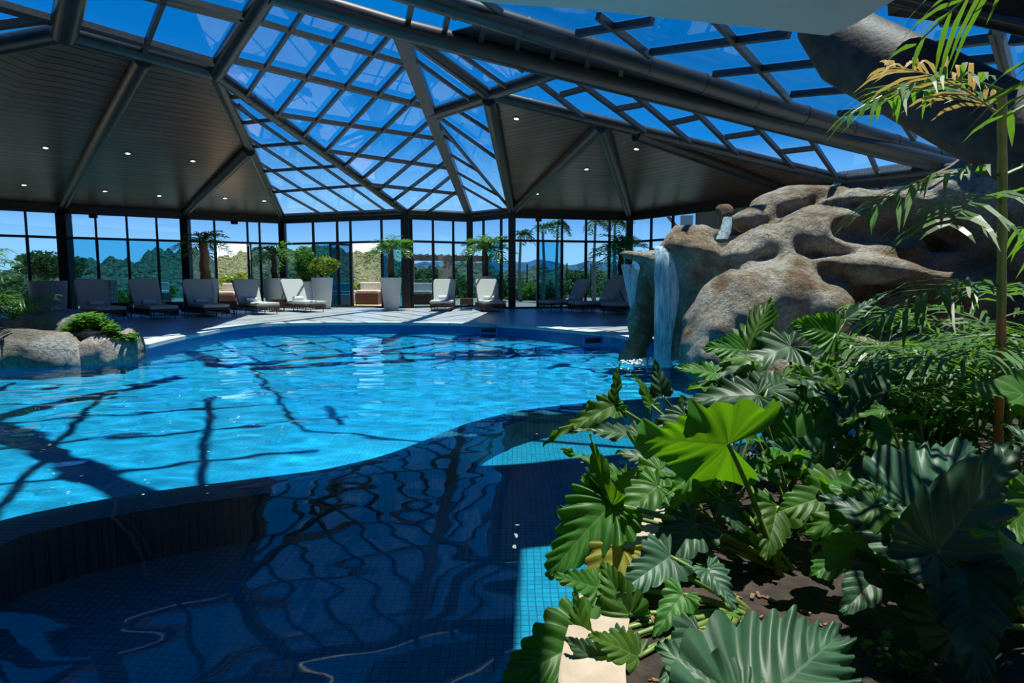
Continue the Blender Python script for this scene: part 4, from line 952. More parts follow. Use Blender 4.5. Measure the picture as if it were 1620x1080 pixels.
def potted_palm(base, h_tr, r, lb, seed, n=15, tr='trunk', flen=0.95, group='potted palms by the glass wall', name='potted_palm', leafm='palmleaf'):
    root = empty(name, base, 0, lb, 'palm', group); rnd = random.Random(seed)
    m = 12; pts = [Vector((0.02*math.sin(i), 0, h_tr*i/m)) for i in range(m+1)]; MB().tube(pts, [r*(1.25-.3*i/m)*(1+.08*(i % 2)) for i in range(m+1)], 12).build('trunk', M[tr], root, smooth=60)
    for i in range(n):
        fb = MB(); az = i*2.399+rnd.uniform(-.3, .3); rise = rnd.uniform(0.35, 1.25) if i % 3 else rnd.uniform(0.0, 0.4)
        frond(fb, Vector((0, 0, h_tr)), az, rise, flen*rnd.uniform(.8, 1.1), rnd.uniform(0.35, 0.75), 17, 0.34*flen, 0.042*flen, seed*50+i)
        fb.build('frond', M[leafm], root, recalc=False)
    return root
def leafcloud(mb, c, r, n, size, seed, shell=0.35):
    rnd = random.Random(seed)
    for i in range(n):
        while True:
            v = Vector((rnd.uniform(-1, 1), rnd.uniform(-1, 1), rnd.uniform(-1, 1)))
            if 0.05 < v.length < 1: break
        v = v.normalized()*(1-shell*rnd.random()**1.5); p = Vector((c[0]+v.x*r[0], c[1]+v.y*r[1], c[2]+v.z*r[2]))
        a = Vector((rnd.gauss(0, 1), rnd.gauss(0, 1), rnd.gauss(0, .6)+.3)).normalized(); b = a.cross(Vector((rnd.gauss(0, 1), rnd.gauss(0, 1), rnd.gauss(0, 1)))).normalized(); s = size*rnd.uniform(.6, 1.3)
        o = len(mb.v); mb.v += [tuple(p-a*s), tuple(p+b*s*.45), tuple(p+a*s), tuple(p-b*s*.45)]; mb.f.append((o, o+1, o+2, o+3))
def shrub(base, h_stem, r, n, size, lb, mat_, seed, name='potted_shrub', lobes=((0, 0, 0, 1),), group=None, trunk='trunk', cat='shrub'):
    root = empty(name, base, 0, lb, cat, group)
    st = MB(); rnd = random.Random(seed)
    for i in range(5): st.tube([(0, 0, 0), (rnd.uniform(-.1, .1)*r[0], rnd.uniform(-.1, .1)*r[0], h_stem*.6), (rnd.uniform(-.5, .5)*r[0], rnd.uniform(-.5, .5)*r[0], h_stem+r[2]*.6)], [0.035*r[0]+.008, 0.03*r[0]+.005, .006], 7)
    st.build('stem', M[trunk], root, smooth=60)
    fb = MB()
    for k, (dx, dy, dz, s) in enumerate(lobes): leafcloud(fb, (dx*r[0], dy*r[1], h_stem+r[2]+dz*r[2]), tuple(q*s for q in r), int(n*s), size, seed+k)
    fb.build('foliage', M[mat_], root, recalc=False); return root
b = pot(436, 440, 34, 26, 23.7, 'pale pot holding a palm, behind the sunlit pale lounger'); potted_palm(b, 0.85, 0.085, 'palm in the pale pot left of the round shrub', 3)
b = pot(484, 445, 26, 20, 24.0, 'low pale pot behind the white tapered pot'); shrub(b, 0.12, (0.42, 0.42, 0.60), 1500, 0.055, 'dense round green shrub in the low pale pot', 'bushleaf', 5, lobes=((0, 0, 0.1, 1), (0.2, 0, -.3, .8)))
b = pot(511, 439, 33, 24, 22.4, 'white tapered pot standing left of the open door', 'potwhite'); shrub(b, 0.05, (0.42, 0.38, 0.34), 330, 0.085, 'yellow green leafy shrub leaning out of the white tapered pot', 'bushyellow', 9, lobes=((0.2, 0, 0.2, 1), (-.55, 0, 0.0, .6), (.95, 0, .35, .55)))
b = pot(619.5, 439, 33, 22, 21.4, 'white tapered pot standing right of the open door', 'potwhite'); potted_palm(b, 0.98, 0.085, 'palm in the white pot right of the open door', 8, 17)
b = pot(768, 437, 33, 23, 23.0, 'pale pot behind the lounger at the sunlit column'); potted_palm(b, 1.05, 0.08, 'tall green palm rising behind the lounger beside the sunlit column', 12, 19, flen=1.1)
b = pot(981, 435, 33, 25, 22.8, 'shaded pot beside the waterfall, behind the dark loungers'); potted_palm(b, 0.9, 0.09, 'dark palm in the shaded pot beside the waterfall', 15, 18, flen=1.15)
b = pot(327, 441, 37, 29, 21.0, 'shaded pot holding the palm with reddish trunk'); potted_palm(b, 1.25, 0.13, 'palm with reddish trunk in front of the left open door', 21, 14, 'canered', .9)
b = pot(78, 444, 52, 44, 18.9, 'very wide shaded pot at the left end of the lounger row')
# recessed lights in the wood ceilings
def plane_of(a, b, c): n = (b-a).cross(c-a).normalized(); return (a, n if n.z > 0 else -n)
PL = {'a': plane_of(MB1, C1, C0), 'b': plane_of(MB1, K1, C1), 'c': plane_of(K1, C2, C1), 'd': plane_of(N0, MB1, C0), 'e': plane_of(N3, C5, KC), 'f': plane_of(KC, C5, C6), 'g': plane_of(KC, C6, KD), 'h': plane_of(N0, C0, Cm1)}
dls = [(72, 233, 'h'), (38, 292, 'h'), (202, 242, 'a'), (305, 254, 'b'), (166, 302, 'a'), (252, 309, 'a'), (377, 262, 'c'), (356, 313, 'c'), (418, 317, 'c'), (817, 187, 'e'), (849, 306, 'f'), (928, 267, 'f'), (1007, 235, 'g')]
wh = ['in the far left ceiling, upper one', 'in the far left ceiling, lower one', 'high in the panel right of the long diagonal rafter', 'high beside the short diagonal rafter', 'low beside the foot of the long diagonal rafter', 'low in the middle of the left ceiling panel',
      'in the lit triangle right of the short rafter, topmost', 'in the lit triangle near the short rafter foot', 'in the lit triangle beside the sloping glass edge', 'at the top corner of the right wood ceiling', 'low beside the column end of the right diagonal rafter', 'in the middle of the triangular ceiling panel', 'in the panel right of the far rafter']
d0 = None
for (x, y, k), w_ in zip(dls, wh):
    p0, n = PL[k]; p = onP(x, y, p0, n)
    if d0 is None:
        t = empty('downlight', (0, 0, 0)); MB().lathe((0, 0, 0), [(0.085, -0.012), (0.085, 0.0), (0.06, 0.004)], 20).build('trim_ring', M['rim_metal'], t, smooth=40); MB().lathe((0, 0, -0.014), [(0.052, 0), (0.05, 0.004)], 18).build('lens', M['lamp'], t); d0 = t
    else: t = copy_tree(d0)
    t.location = p-n*0.004; t.rotation_mode = 'QUATERNION'; t.rotation_quaternion = n.to_track_quat('Z', 'Y'); tag(t, 'small lit round downlight '+w_, 'downlight', 'downlights in the wood ceilings')
for (x, y, d, lb) in ((150, 331, 20.2, 'small black loudspeaker at the transom above the left glass doors'), (372, 342, 22.0, 'small black loudspeaker above the first open door'), (852, 341, 21.6, 'small black loudspeaker above the shaded right deck')):
    wa, wb = {150: (C0, C1), 372: (C1, C2), 852: (C5, C6)}[x]; q = on_wall(wa, wb, x); nn = Vector((-q.x, -q.y, 0)).normalized(); p = Vector((q.x, q.y, 3.14))+nn*0.13; t = empty('loudspeaker', p, 0, lb, 'speaker', 'small loudspeakers at the glass wall')
    MB().box((0, 0, 0), (0.22, 0.14, 0.12)).build('housing', M['black'], t, bevel=0.01); MB().bar((0, 0, 0), -nn*0.12, 0.04, 0.04).build('bracket', M['darkmetal'], t)
for o in bpy.data.objects:
    if o.name.split('.')[0] in ('pool_floor', 'spa_floor', 'pool_wall', 'spa_wall', 'spa_rim', 'boulder', 'waterfall_rock'): o.cycles.is_caustics_receiver = True
# tap on the tube in the middle of the roof
p = atD(937, 172, N3.y+(C7.y-N3.y)*0.1); 
# ================================================================== OUTDOORS
def pix_dir(x): r = ray(x, 440); return math.atan2(r.x, r.y)
def terrain(name, ridge, D0, D1, m, z0, na=260, nd=46, bump=1.0, bscale=0.12, seed=0, back=1.5, curve=1.5):
    """land rising from D0 to a ridge line at D1 and falling behind; ridge: photo columns and the height there"""
    xs = [pix_dir(p[0]) for p in ridge]; hs = [EYE+(440-p[1])/FPX*D1*math.cos(pix_dir(p[0])) for p in ridge]
    A = np.linspace(xs[0], xs[-1], na); H = np.interp(A, xs, hs); P = []
    Ds = [D0+(D1-D0)*(i/(nd-9))**1.2 for i in range(nd-8)]+[D1+(D1*back-D1)*(i/8) for i in range(1, 9)]
    for D in Ds:
        for a, h in zip(A, H):
            t = (D-D0)/(D1-D0); k = t**curve if t <= 1 else max(0.0, 1-(t-1)*1.6)
            P.append((D*math.sin(a), D*math.cos(a), z0+(h-z0)*k))
    P = np.array(P); nz = fbm(P*np.array([1, 1, 0])+50, seed, 5, bscale); t = np.repeat(np.clip([(D-D0)/(D1-D0)*2.0 for D in Ds], 0.0, 1.0), na)
    P[:, 2] += nz*bump*t
    mb = MB(); mb.v = [tuple(p) for p in P]
    for j in range(len(Ds)-1):
        for i in range(na-1): a = j*na+i; mb.f.append((a, a+1, a+na+1, a+na))
    return tag(mb.build(name, m, smooth=True), None, None, None, 'structure')
terrain('hill', [(-900, 434), (-300, 436), (0, 444), (60, 441), (112, 417), (150, 422), (180, 421), (214, 424), (250, 407), (272, 401), (292, 404), (350, 410), (390, 407), (430, 399), (480, 398), (530, 401), (560, 403), (578, 403), (602, 410), (625, 420), (650, 430), (700, 434), (760, 445)], 48, 170, M['forest'], -0.6, 620, 130, 4.2, 0.30, 3)
terrain('lower_hill', [(560, 440), (620, 432), (660, 424), (720, 427), (790, 433), (850, 430), (900, 434), (960, 429), (1030, 432), (1120, 430), (1300, 436)], 46, 110, M['forest2'], -0.7, 300, 70, 3.6, 0.22, 6)
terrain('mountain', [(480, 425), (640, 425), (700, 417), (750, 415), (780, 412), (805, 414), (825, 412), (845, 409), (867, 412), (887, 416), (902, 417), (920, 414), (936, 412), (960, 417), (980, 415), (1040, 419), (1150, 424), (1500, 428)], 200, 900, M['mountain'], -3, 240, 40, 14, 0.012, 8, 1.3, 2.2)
# terrace and dry grass beyond it
ring = [(p.x, p.y) for p in eps]
mb = MB(); far = [(-60, 40), (-50, 66), (-20, 82), (0, 84), (40, 78), (70, 50), (70, -60), (-90, -60), (-90, 10)]
tag(plate([(-160, -160), (160, -160), (160, 160), (-160, 160)], [floor_out[::-1]], -0.62, 0.2, 'ground', simple('dry_grass', (0.30, 0.27, 0.12), 0.95, 0, 0.4, 0.8)), None, None, None, 'structure')
tag(plate([(-34, 8), (-26, 34), (0, 37), (22, 33), (28, 12), (28, -10), (-34, -10)], [floor_out[::-1]], -0.02, 0.7, 'terrace', M['terrace']), None, None, None, 'structure')

def tree(px, py_top, py_c, d, w, lb, mat_='fardark', n=900, seed=1, size=0.12, trunk=True, zg=-0.6, cat='tree', name='tree', group='trees beyond the glass'):
    top = atD(px, py_top, d).z; bot = atD(px, py_c, d).z; c = atD(px, 440, d); rz = (top-bot)/2; root = empty(name, (c.x, c.y, zg), 0, lb, cat, group)
    fb = MB(); zc_ = (top+bot)/2-zg
    leafcloud(fb, (0, 0, zc_), (w*.75, w*.75, rz*.9), n, size, seed, .8)
    rnd = random.Random(seed)
    for k in range(6): leafcloud(fb, (rnd.uniform(-.6, .6)*w, rnd.uniform(-.5, .5)*w, zc_+rnd.uniform(-.6, .75)*rz), (w*.42, w*.42, rz*.4), n//5, size, seed+k+9, .7)
    fb.build('foliage', M[mat_], root, recalc=False)
    if trunk: MB().tube([(0, 0, 0), (0.05*w, 0, zc_*.5), (0, 0, zc_)], [0.1, .07, .03], 8).build('trunk', M['trunk'], root, smooth=60)
    return root
tree(70, 394, 445, 30, 1.6, 'dark loose tree beyond the wide pot at the left', seed=2, size=.14, n=1100)
tree(25, 432, 490, 26, 2.0, 'grey green bush outside the leftmost pane', seed=3, n=900)
tree(217, 445, 500, 29, 1.3, 'light green feathery bush outside behind the second left lounger', 'bushleaf', seed=4, n=700)
tree(246, 448, 500, 26, 0.8, 'pale green bush beside the stone wall outside', 'bushleaf', seed=5, n=500)
tree(372, 430, 462, 40, 1.3, 'yellow green tree seen through the left open door', 'bushyellow', seed=6, n=700)
tree(392, 452, 484, 36, 1.3, 'low green bush seen through the left open door', seed=7, n=500)
tree(452, 420, 480, 38, 2.2, 'dark tree behind the palm left of the round shrub', seed=8, n=900)
tree(560, 446, 468, 52, 2.6, 'dry bush at the far side of the grass through the open door', 'bushyellow', seed=9, n=800, size=.16)
tree(598, 448, 470, 50, 2.4, 'second dry bush beside the right edge of the open door', 'fardark', seed=10, n=700, size=.16)
tree(668, 424, 480, 40, 1.7, 'green tree left of the pergola post', seed=11, n=900)
tree(694, 416, 478, 38, 1.5, 'dark conifer like tree behind the pergola post', seed=12, n=1200)
tree(730, 430, 486, 36, 1.7, 'grey green bush between pergola and column', seed=13, n=900)
tree(795, 432, 486, 34, 1.3, 'green bush outside behind the sunlit column', seed=14, n=800)
tree(829, 442, 484, 32, 1.2, 'pale spiky bush outside the shaded deck', 'bushleaf', seed=15, n=700)
tree(903, 422, 482, 42, 1.5, 'pale rounded tree below the blue mountains', seed=16, n=900)
tree(872, 446, 486, 31, 1.2, 'dark bush outside behind the first dark lounger', seed=17, n=600)
tree(940, 426, 480, 44, 1.6, 'green tree behind the thin palm trunk', seed=18, n=900)
tree(962, 440, 484, 40, 1.6, 'low bush outside beside the shaded pot', seed=19, n=600)
def outpalm(px, ytop, ycrown, d, lb, seed, n=9, fl=0.9):
    c = atD(px, 440, d); h = atD(px, ycrown, d).z+0.3; root = empty('slender_palm', (c.x, c.y, -0.3), 0, lb, 'palm', 'slender palms outside'); rnd = random.Random(seed)
    MB().tube([(0, 0, 0), (rnd.uniform(-.1, .1), 0, h*.5), (0, 0, h)], [.09, .07, .05], 9).build('trunk', M['paletrunk'], root, smooth=60)
    for i in range(n):
        fb = MB(); frond(fb, Vector((0, 0, h-.1)), rnd.uniform(-.9, .9) if i % 2 else i*2.4, rnd.uniform(.9, 1.5), fl*rnd.uniform(.8, 1.1), rnd.uniform(.5, 1.5), 16, .3, .05, seed*31+i); fb.build('frond', M['fardark'], root, recalc=False)
outpalm(824, 357, 372, 30, 'slender windblown palm right of the sunlit column, lowest of the row', 1)
outpalm(858, 345, 362, 29, 'slender palm outside above the teal pane, second from the column', 2)
outpalm(882, 343, 355, 30, 'slender palm outside beside the middle mullion of the shaded bay', 3)
outpalm(941, 342, 352, 29, 'tall slender palm outside above the dark loungers', 4)
outpalm(971, 344, 354, 30, 'slender palm outside close to the far column', 5, 12, 1.1)
# pergola
def wpt(x, y, d): return atD(x, y, d)
t = empty('pergola', (0, 0, 0), 0, 'weathered wooden pergola outside behind the sunlit loungers', 'pergola')
f = MB(); p = atD(648, 409, 32); q = atD(777, 411, 31); f.bar(p, q, .16, .2); f.build('beam', M['wood'], t)
f = MB(); p2_ = atD(655, 406, 35); q2 = atD(778, 408, 34); f.bar(p2_, q2, .16, .2); f.build('beam', M['wood'], t)
for k in range(12):
    a_ = p.lerp(q, k/11)+Vector((0, -.3, .14)); b_ = p2_.lerp(q2, k/11)+Vector((0, .3, .14)); MB().bar(a_, b_, .05, .09).build('rafter', M['wood'], t)
for px, d in ((705, 32), (712, 34.5), (652, 32), (770, 33)):
    a_ = atD(px, 412, d); MB().box((a_.x, a_.y, (a_.z-.6)/2), (.2, .2, a_.z+.6)).build('post', M['wood'], t)
# fence poles
for px, yt in ((834, 417), (862, 418), (897, 416), (935, 417), (975, 420)):
    a_ = atD(px, yt, 36); o = MB().tube([(a_.x, a_.y, -.6), (a_.x, a_.y, a_.z)], .035, 8).build('fence_pole', M['darkmetal'], origin=(a_.x, a_.y, -.6)); tag(o, 'thin dark fence pole outside among the bushes below the mountains', 'fence pole', 'fence poles outside')
# rough stone wall
a_ = atD(113, 487, 25); b_ = atD(178, 487, 26); tag(MB().prism([(a_.x, a_.y, -.6), (b_.x, b_.y, -.6), (b_.x, b_.y, 1.0), (a_.x, a_.y, 1.1)], (0, .4, 0)).build('stone_wall', M['redstone']), 'rough reddish stone wall outside behind the first shaded lounger', 'wall')
def sofa(px, d, w, dep, h, lb, cm_, yaw=0, back=True):
    c = atD(px, 480, d); t = empty('outdoor_sofa', (c.x, c.y, -0.02), yaw, lb, 'outdoor sofa', 'rattan seats on the terrace')
    MB().box((0, 0, h/2), (w, dep, h)).build('rattan_base', M['wicker'] if cm_ != 'teal' else M['sofa'], t, bevel=.02); MB().box((0, -.02, h+.06), (w*.92, dep*.85, .12)).build('seat_cushion', M[cm_], t, bevel=.03)
    if back: MB().box((0, dep*.35, h+.28), (w*.9, .16, .34)).build('back_cushion', M[cm_], t, bevel=.04)
sofa(584, 27, .95, .9, .48, 'brown rattan sofa with pale cushion seen through the open door', 'sofa')
sofa(560, 29.5, .7, .8, .40, 'small brown rattan seat left of the larger sofa through the open door', 'sofa', back=False)
sofa(538, 26.5, 1.1, .8, .45, 'outdoor seat with teal cushions behind the door leaf', 'teal')
sofa(666, 27, 1.0, .9, .45, 'dark rattan seat outside left of the sunlit loungers', 'sofa')
sofa(362, 25.5, .8, .9, .45, 'rattan armchair with beige back seen through the left open door', 'sofa')
sofa(252, 25.5, .6, .8, .5, 'pale outdoor seat outside behind the second shaded lounger', 'sofa')
# right hand annex parts
a_ = atD(1083, 470, 27); b_ = atD(1083, 335, 27); tag(MB().box((a_.x, a_.y, 1.6), (.45, .3, 4.2)).build('annex_pillar', M['render_wall']), 'pale pillar outside beside the beige wall at the right', 'pillar')
tag(MB().bar(atD(1050, 334, 27), atD(1078, 368, 26.9), .12, .12).build('brace', M['wood']), 'diagonal brown brace outside beside the pale pillar', 'brace')
# ================================================================== PLANTS IN FRONT
def leaf_mesh(Bp, Tp, up, width=0.85, lobes=7, scallop=0.10, pleat=0.05, fold=0.25, cup=0.0, droop=0.15, seed=0, spread=150, wave=0.05, asym=0.0, back=1.0):
    """arrow shaped leaf: veins fan back from the stalk joint, then leave the midrib one after another up to the tip"""
    rnd = random.Random(seed); Bp, Tp = Vector(Bp), Vector(Tp); X_ = Tp-Bp; L = X_.length; X_.normalize()
    Z_ = Vector(up)-X_*Vector(up).dot(X_); Z_.normalize(); Y_ = Z_.cross(X_); mb = MB(); uvs = []
    nf = 4; nm = lobes; sub = 5; nr = 8; W = 0.50*L*width; tot = nf+nm
    for side in (-1, 1):
        ph = rnd.uniform(0, 6.28); ph2 = rnd.uniform(0, 6.28); base = len(mb.v); rows = tot*sub+1; jag = [rnd.uniform(.9, 1.1) for _ in range(tot+2)]
        a_back = math.radians(spread)
        for i in range(rows):
            f = i/sub
            if f <= nf:
                t = f/nf; ang = a_back+(math.radians(56)-a_back)*t; s0 = 0.0; ln = W*(0.62*back+(1-0.62*back)*math.sin(t*math.pi/2))*(1.0 if t > .12 else .6+.4*t/.12)
            else:
                t = (f-nf)/nm; ang = math.radians(56-26*t); s0 = L*t**0.92; ln = W*((1-t)**0.72)*(1+.10*math.sin(t*3))
            fr = f-math.floor(f); k = int(math.floor(f)); jg = jag[k]*(1-fr)+jag[k+1]*fr
            ln *= jg*(1+scallop*(abs(math.sin(math.pi*fr))-.55)*1.5)
            for j in range(nr+1):
                q = j/nr; r = ln*q; an = ang-0.22*q*(1 if f > nf else t) ; x = s0+r*math.cos(an); y = r*math.sin(an)
                pl = -math.cos(2*math.pi*fr)*pleat*L*.55*(q**1.2)*(1-.5*max(0, s0/L))
                z = fold*y*(1-0.55*q*q) + pl + wave*L*q*q*math.sin(1.6*f+ph) + .5*wave*L*q**3*math.sin(3.7*f+ph2) - droop*L*(max(0, x)/L)**2 - 0.6*droop*L*(max(0, -x)/L) + cup*L*q*q
                mb.v.append(tuple(Bp+X_*x+Y_*(y*side)+Z_*z)); uvs.append((0.5+side*f/36.0, q))
        for i in range(rows-1):
            for j in range(nr):
                a = base+i*(nr+1)+j; q4 = (a, a+nr+1, a+nr+2, a+1); mb.f.append(q4 if side > 0 else q4[::-1])
    return mb, uvs
def add_leaf(root, Bp, Tp, up, ground, mat_='leaf', seed=0, pr=0.0075, label=None, sag=0.15, **kw):
    mb, uvs = leaf_mesh(Bp, Tp, up, seed=seed, **kw)
    o = Vector(root.location); me = bpy.data.meshes.new('leaf'); me.from_pydata([tuple(Vector(v)-o) for v in mb.v], [], mb.f)
    uvl = me.uv_layers.new(name='UVMap'); li = [0]*len(me.loops); me.loops.foreach_get('vertex_index', li)
    uvl.data.foreach_set('uv', [c for i in li for c in uvs[i]]); me.shade_smooth(); me.materials.append(M[mat_])
    ob = bpy.data.objects.new('leaf', me); COL.objects.link(ob); ob.parent = root
    if label: ob['label'] = label
    Bp = Vector(Bp); g_ = Vector(ground); mid = (Bp+g_)/2+Vector((0, 0, sag*(Bp-g_).length*0.6)); out = Vector(Bp)-Vector(Tp); out.z = 0
    pts = []
    for i in range(11):
        t = i/10; p = g_*(1-t)**2+mid*2*t*(1-t)+Bp*t*t; pts.append(p-o)
    MB().tube(pts, [pr*(1.5-.6*i/10) for i in range(11)], 8).build('petiole', M['petiole'], ob, smooth=True)
    return ob
def PX(x, y, d): return atD(x, y, d)
UPC = lambda tilt: Vector((0, -math.sin(math.radians(tilt)), math.cos(math.radians(tilt))))   # 0: face up, 90: face the camera
# each plant: root point, label, leaves (base px, tip px, facing vector, options)
plants = []
def plant(x, y, label, leaves, zr=0.08):
    root = empty('philodendron', (x, y, zr), 0, label, 'philodendron', 'large leaved plants of the bed')
    for i, lf in enumerate(leaves):
        b, t, up, kw = lf; kw = dict(kw); gx_ = kw.pop('gx', 0); 
        add_leaf(root, PX(*b), PX(*t), up, (x+gx_+random.uniform(-.05, .05), y+random.uniform(-.05, .05), zr-0.03), seed=hash((x, i)) % 1000 if False else int(x*100)+i*7, **kw)
    return root
V = Vector
plant(0.95, 2.15, 'philodendron whose glowing pleated leaf hangs in the middle of the bed, nearest the spa', [
    ((1152, 703, 2.15), (998, 688, 2.05), V((0.0, .92, .40)), dict(width=1.05, lobes=6, pleat=.06, fold=.10, spread=150, scallop=.04, wave=.09, back=1.8, droop=.05)),
    ((968, 797, 2.1), (862, 905, 2.0), V((-.5, -.9, .5)), dict(width=.95, lobes=6, pleat=.08, fold=.35, spread=120)),
    ((968, 799, 2.1), (925, 690, 2.15), V((-.8, -.6, .4)), dict(width=.6, lobes=5, fold=.3, spread=110, pleat=.05)),
    ((1010, 690, 2.35), (905, 668, 2.3), V((0, -.5, 1)), dict(width=.5, lobes=6, fold=.25, mat_='leafdark')),
    ((1040, 770, 2.25), (960, 830, 2.15), V((-.2, -.7, 1)), dict(width=.8, lobes=6)),
    ((1045, 745, 2.35), (965, 770, 2.3), V((-.1, -.5, 1)), dict(width=.9, lobes=6)),
    ((1100, 830, 2.1), (1030, 900, 2.0), V((-.2, -.7, .8)), dict(width=.9, lobes=6, mat_='leafdark')),
    ((1105, 760, 2.3), (1050, 820, 2.2), V((-.3, -.8, .6)), dict(width=.8, lobes=6)),
    ((1230, 800, 2.2), (1215, 880, 2.05), V((.1, -.7, .8)), dict(width=.9, lobes=6)),
    ((1180, 740, 2.4), (1240, 760, 2.3), V((.2, -.6, .8)), dict(width=.9, lobes=6, mat_='leafdark')),
    ((1140, 790, 2.2), (1190, 860, 2.1), V((.2, -.7, .8)), dict(width=.8, lobes=6, mat_='leafdark')),
    ((1090, 730, 2.4), (1150, 760, 2.4), V((.2, -.5, .9)), dict(width=.8, lobes=6)),
    ((955, 810, 2.15), (880, 800, 2.2), V((-.3, -.6, .8)), dict(width=.9, lobes=6, mat_='leafdark')),
])
plant(0.72, 1.85, 'philodendron at the curb with an aged yellow leaf and dark drooping leaves', [
    ((928, 1012, 1.75), (800, 1075, 1.62), V((-.35, -.8, .55)), dict(width=1.0, lobes=6, pleat=.07, fold=.3, spread=160, mat_='leaf')),
    ((985, 868, 2.0), (915, 955, 1.9), V((-.4, -.8, .5)), dict(width=.95, lobes=5, pleat=.06, mat_='leafyellow', label='aged yellow leaf with brown edge')),
    ((996, 972, 1.8), (950, 890, 1.86), V((-.3, -1, .35)), dict(width=.95, lobes=5, fold=.3, pleat=.07)),
    ((945, 930, 1.9), (878, 905, 1.85), V((-.4, -.6, .8)), dict(width=.8, lobes=6)),
    ((1010, 1040, 1.62), (940, 1000, 1.6), V((-.2, -.5, .9)), dict(width=.9, lobes=6)),
    ((960, 1060, 1.6), (900, 1010, 1.6), V((-.3, -.6, .8)), dict(width=.9, lobes=6, mat_='leafdark')),
    ((925, 1015, 1.74), (905, 930, 1.78), V((-.6, -.7, .5)), dict(width=.7, lobes=5, spread=100)),
    ((1060, 880, 1.95), (985, 930, 1.8), V((0, -.8, .7)), dict(width=.8, mat_='leafdark')),
    ((990, 1010, 1.7), (940, 1060, 1.6), V((-.3, -.6, .8)), dict(width=.8, mat_='leafdark')),
    ((1080, 940, 1.8), (1035, 1000, 1.7), V((-.1, -.6, .8)), dict(width=.8, lobes=5)),
    ((1120, 900, 1.85), (1170, 960, 1.75), V((.2, -.7, .8)), dict(width=.85, lobes=6, mat_='leafdark')),
])
plant(1.0, 2.85, 'philodendron with a dark two pointed leaf reaching over the water', [
    ((972, 641, 2.75), (858, 692, 2.65), V((-.1, -.75, .75)), dict(width=.45, lobes=6, fold=.3, spread=150, scallop=.13)),
    ((972, 641, 2.75), (974, 572, 2.78), V((-.7, -.6, .3)), dict(width=.55, lobes=6, fold=.35, spread=100, scallop=.13)),
    ((1048, 626, 2.9), (1036, 568, 2.92), V((-.2, -1, .2)), dict(width=.7, lobes=5, fold=.2, spread=110, mat_='leafdark')),
    ((1030, 640, 3.0), (1008, 590, 3.0), V((.1, -.4, .9)), dict(width=.8, lobes=5)),
    ((1085, 660, 2.8), (1010, 700, 2.7), V((0, -.6, .8)), dict(width=.7, mat_='leafdark')),
    ((990, 760, 2.6), (895, 700, 2.6), V((-.2, -.4, .9)), dict(width=.45, spread=110)),
])
plant(1.45, 3.25, 'philodendron with two bright scalloped leaves standing before the boulder', [
    ((1182, 553, 3.3), (1216, 468, 3.35), V((-.75, -.55, .35)), dict(width=.95, lobes=8, fold=.12, spread=125, scallop=.12, pleat=.06)),
    ((1182, 555, 3.3), (1120, 545, 3.25), V((-.3, -.8, .6)), dict(width=1.0, lobes=7, fold=.1, spread=100)),
    ((1322, 528, 3.4), (1258, 510, 3.4), V((-.3, -1, .35)), dict(width=1.1, lobes=8, fold=.1, spread=120, pleat=.08)),
    ((1337, 505, 3.5), (1406, 456, 3.5), V((.2, -.5, .8)), dict(width=.45, lobes=7, fold=.35, spread=120, mat_='leafdark')),
    ((1250, 548, 3.1), (1095, 598, 3.0), V((.1, -.55, .85)), dict(width=.5, lobes=8, fold=.2, mat_='leafdark')),
    ((1130, 590, 3.0), (1070, 575, 3.0), V((-.1, -.6, .8)), dict(width=.8, lobes=6)),
    ((1190, 570, 3.0), (1140, 565, 2.95), V((-.2, -.3, 1)), dict(width=.8, lobes=6)),
])
plant(1.75, 2.75, 'philodendron with a tall grey green leaf edged in yellow in the middle of the bed', [
    ((1352, 676, 2.6), (1402, 555, 2.7), V((-.35, -1, .35)), dict(width=.85, lobes=4, fold=.18, spread=150, scallop=.03, mat_='leafdark', pleat=.02)),
    ((1238, 598, 2.8), (1312, 642, 2.65), V((-.1, -.6, .9)), dict(width=.75, lobes=6, fold=.1)),
    ((1262, 700, 2.55), (1330, 640, 2.6), V((.2, -.8, .6)), dict(width=.9, lobes=6)),
    ((1300, 740, 2.4), (1220, 700, 2.4), V((.0, -1, .4)), dict(width=1.0, lobes=6, mat_='leafdark', pleat=.06)),
    ((1330, 620, 2.9), (1255, 575, 2.9), V((0, -.8, .6)), dict(width=.8, lobes=6)),
    ((1200, 650, 2.8), (1275, 690, 2.7), V((0, -.5, .9)), dict(width=.8, lobes=6)),
])
plant(1.55, 1.75, 'philodendron with the widest dark leaf filling the lower right of the bed', [
    ((1480, 872, 1.55), (1300, 768, 1.7), V((0.05, -.75, .7)), dict(width=.8, lobes=6, fold=.12, spread=150, mat_='leafdark', pleat=.05)),
    ((1482, 870, 1.55), (1630, 700, 1.62), V((.35, -.8, .55)), dict(width=.8, lobes=6, fold=.2, spread=150, mat_='leafdark', pleat=.05)),
    ((1440, 800, 1.7), (1560, 690, 1.85), V((0.1, -.7, .8)), dict(width=.9, lobes=6, fold=.1, mat_='leafdark')),
    ((1370, 860, 1.7), (1290, 900, 1.6), V((-.1, -.6, .8)), dict(width=.9, lobes=6)),
    ((1330, 780, 2.0), (1240, 800, 1.9), V((-.1, -.7, .7)), dict(width=.9, lobes=6)),
    ((1560, 900, 1.6), (1640, 960, 1.5), V((.2, -.6, .8)), dict(width=.9, lobes=6)),
    ((1395, 905, 1.6), (1340, 960, 1.5), V((0, -.6, .8)), dict(width=.9, lobes=5, mat_='leafdark')),
    ((1510, 1000, 1.5), (1420, 930, 1.55), V((0, -1, .35)), dict(width=1.2, lobes=4, fold=.05, mat_='leafdark', spread=160, scallop=.03)),
    ((1515, 1002, 1.5), (1590, 985, 1.5), V((.2, -1, .4)), dict(width=1.3, lobes=4, fold=.05, mat_='leafdark', spread=150, scallop=.03)),
])
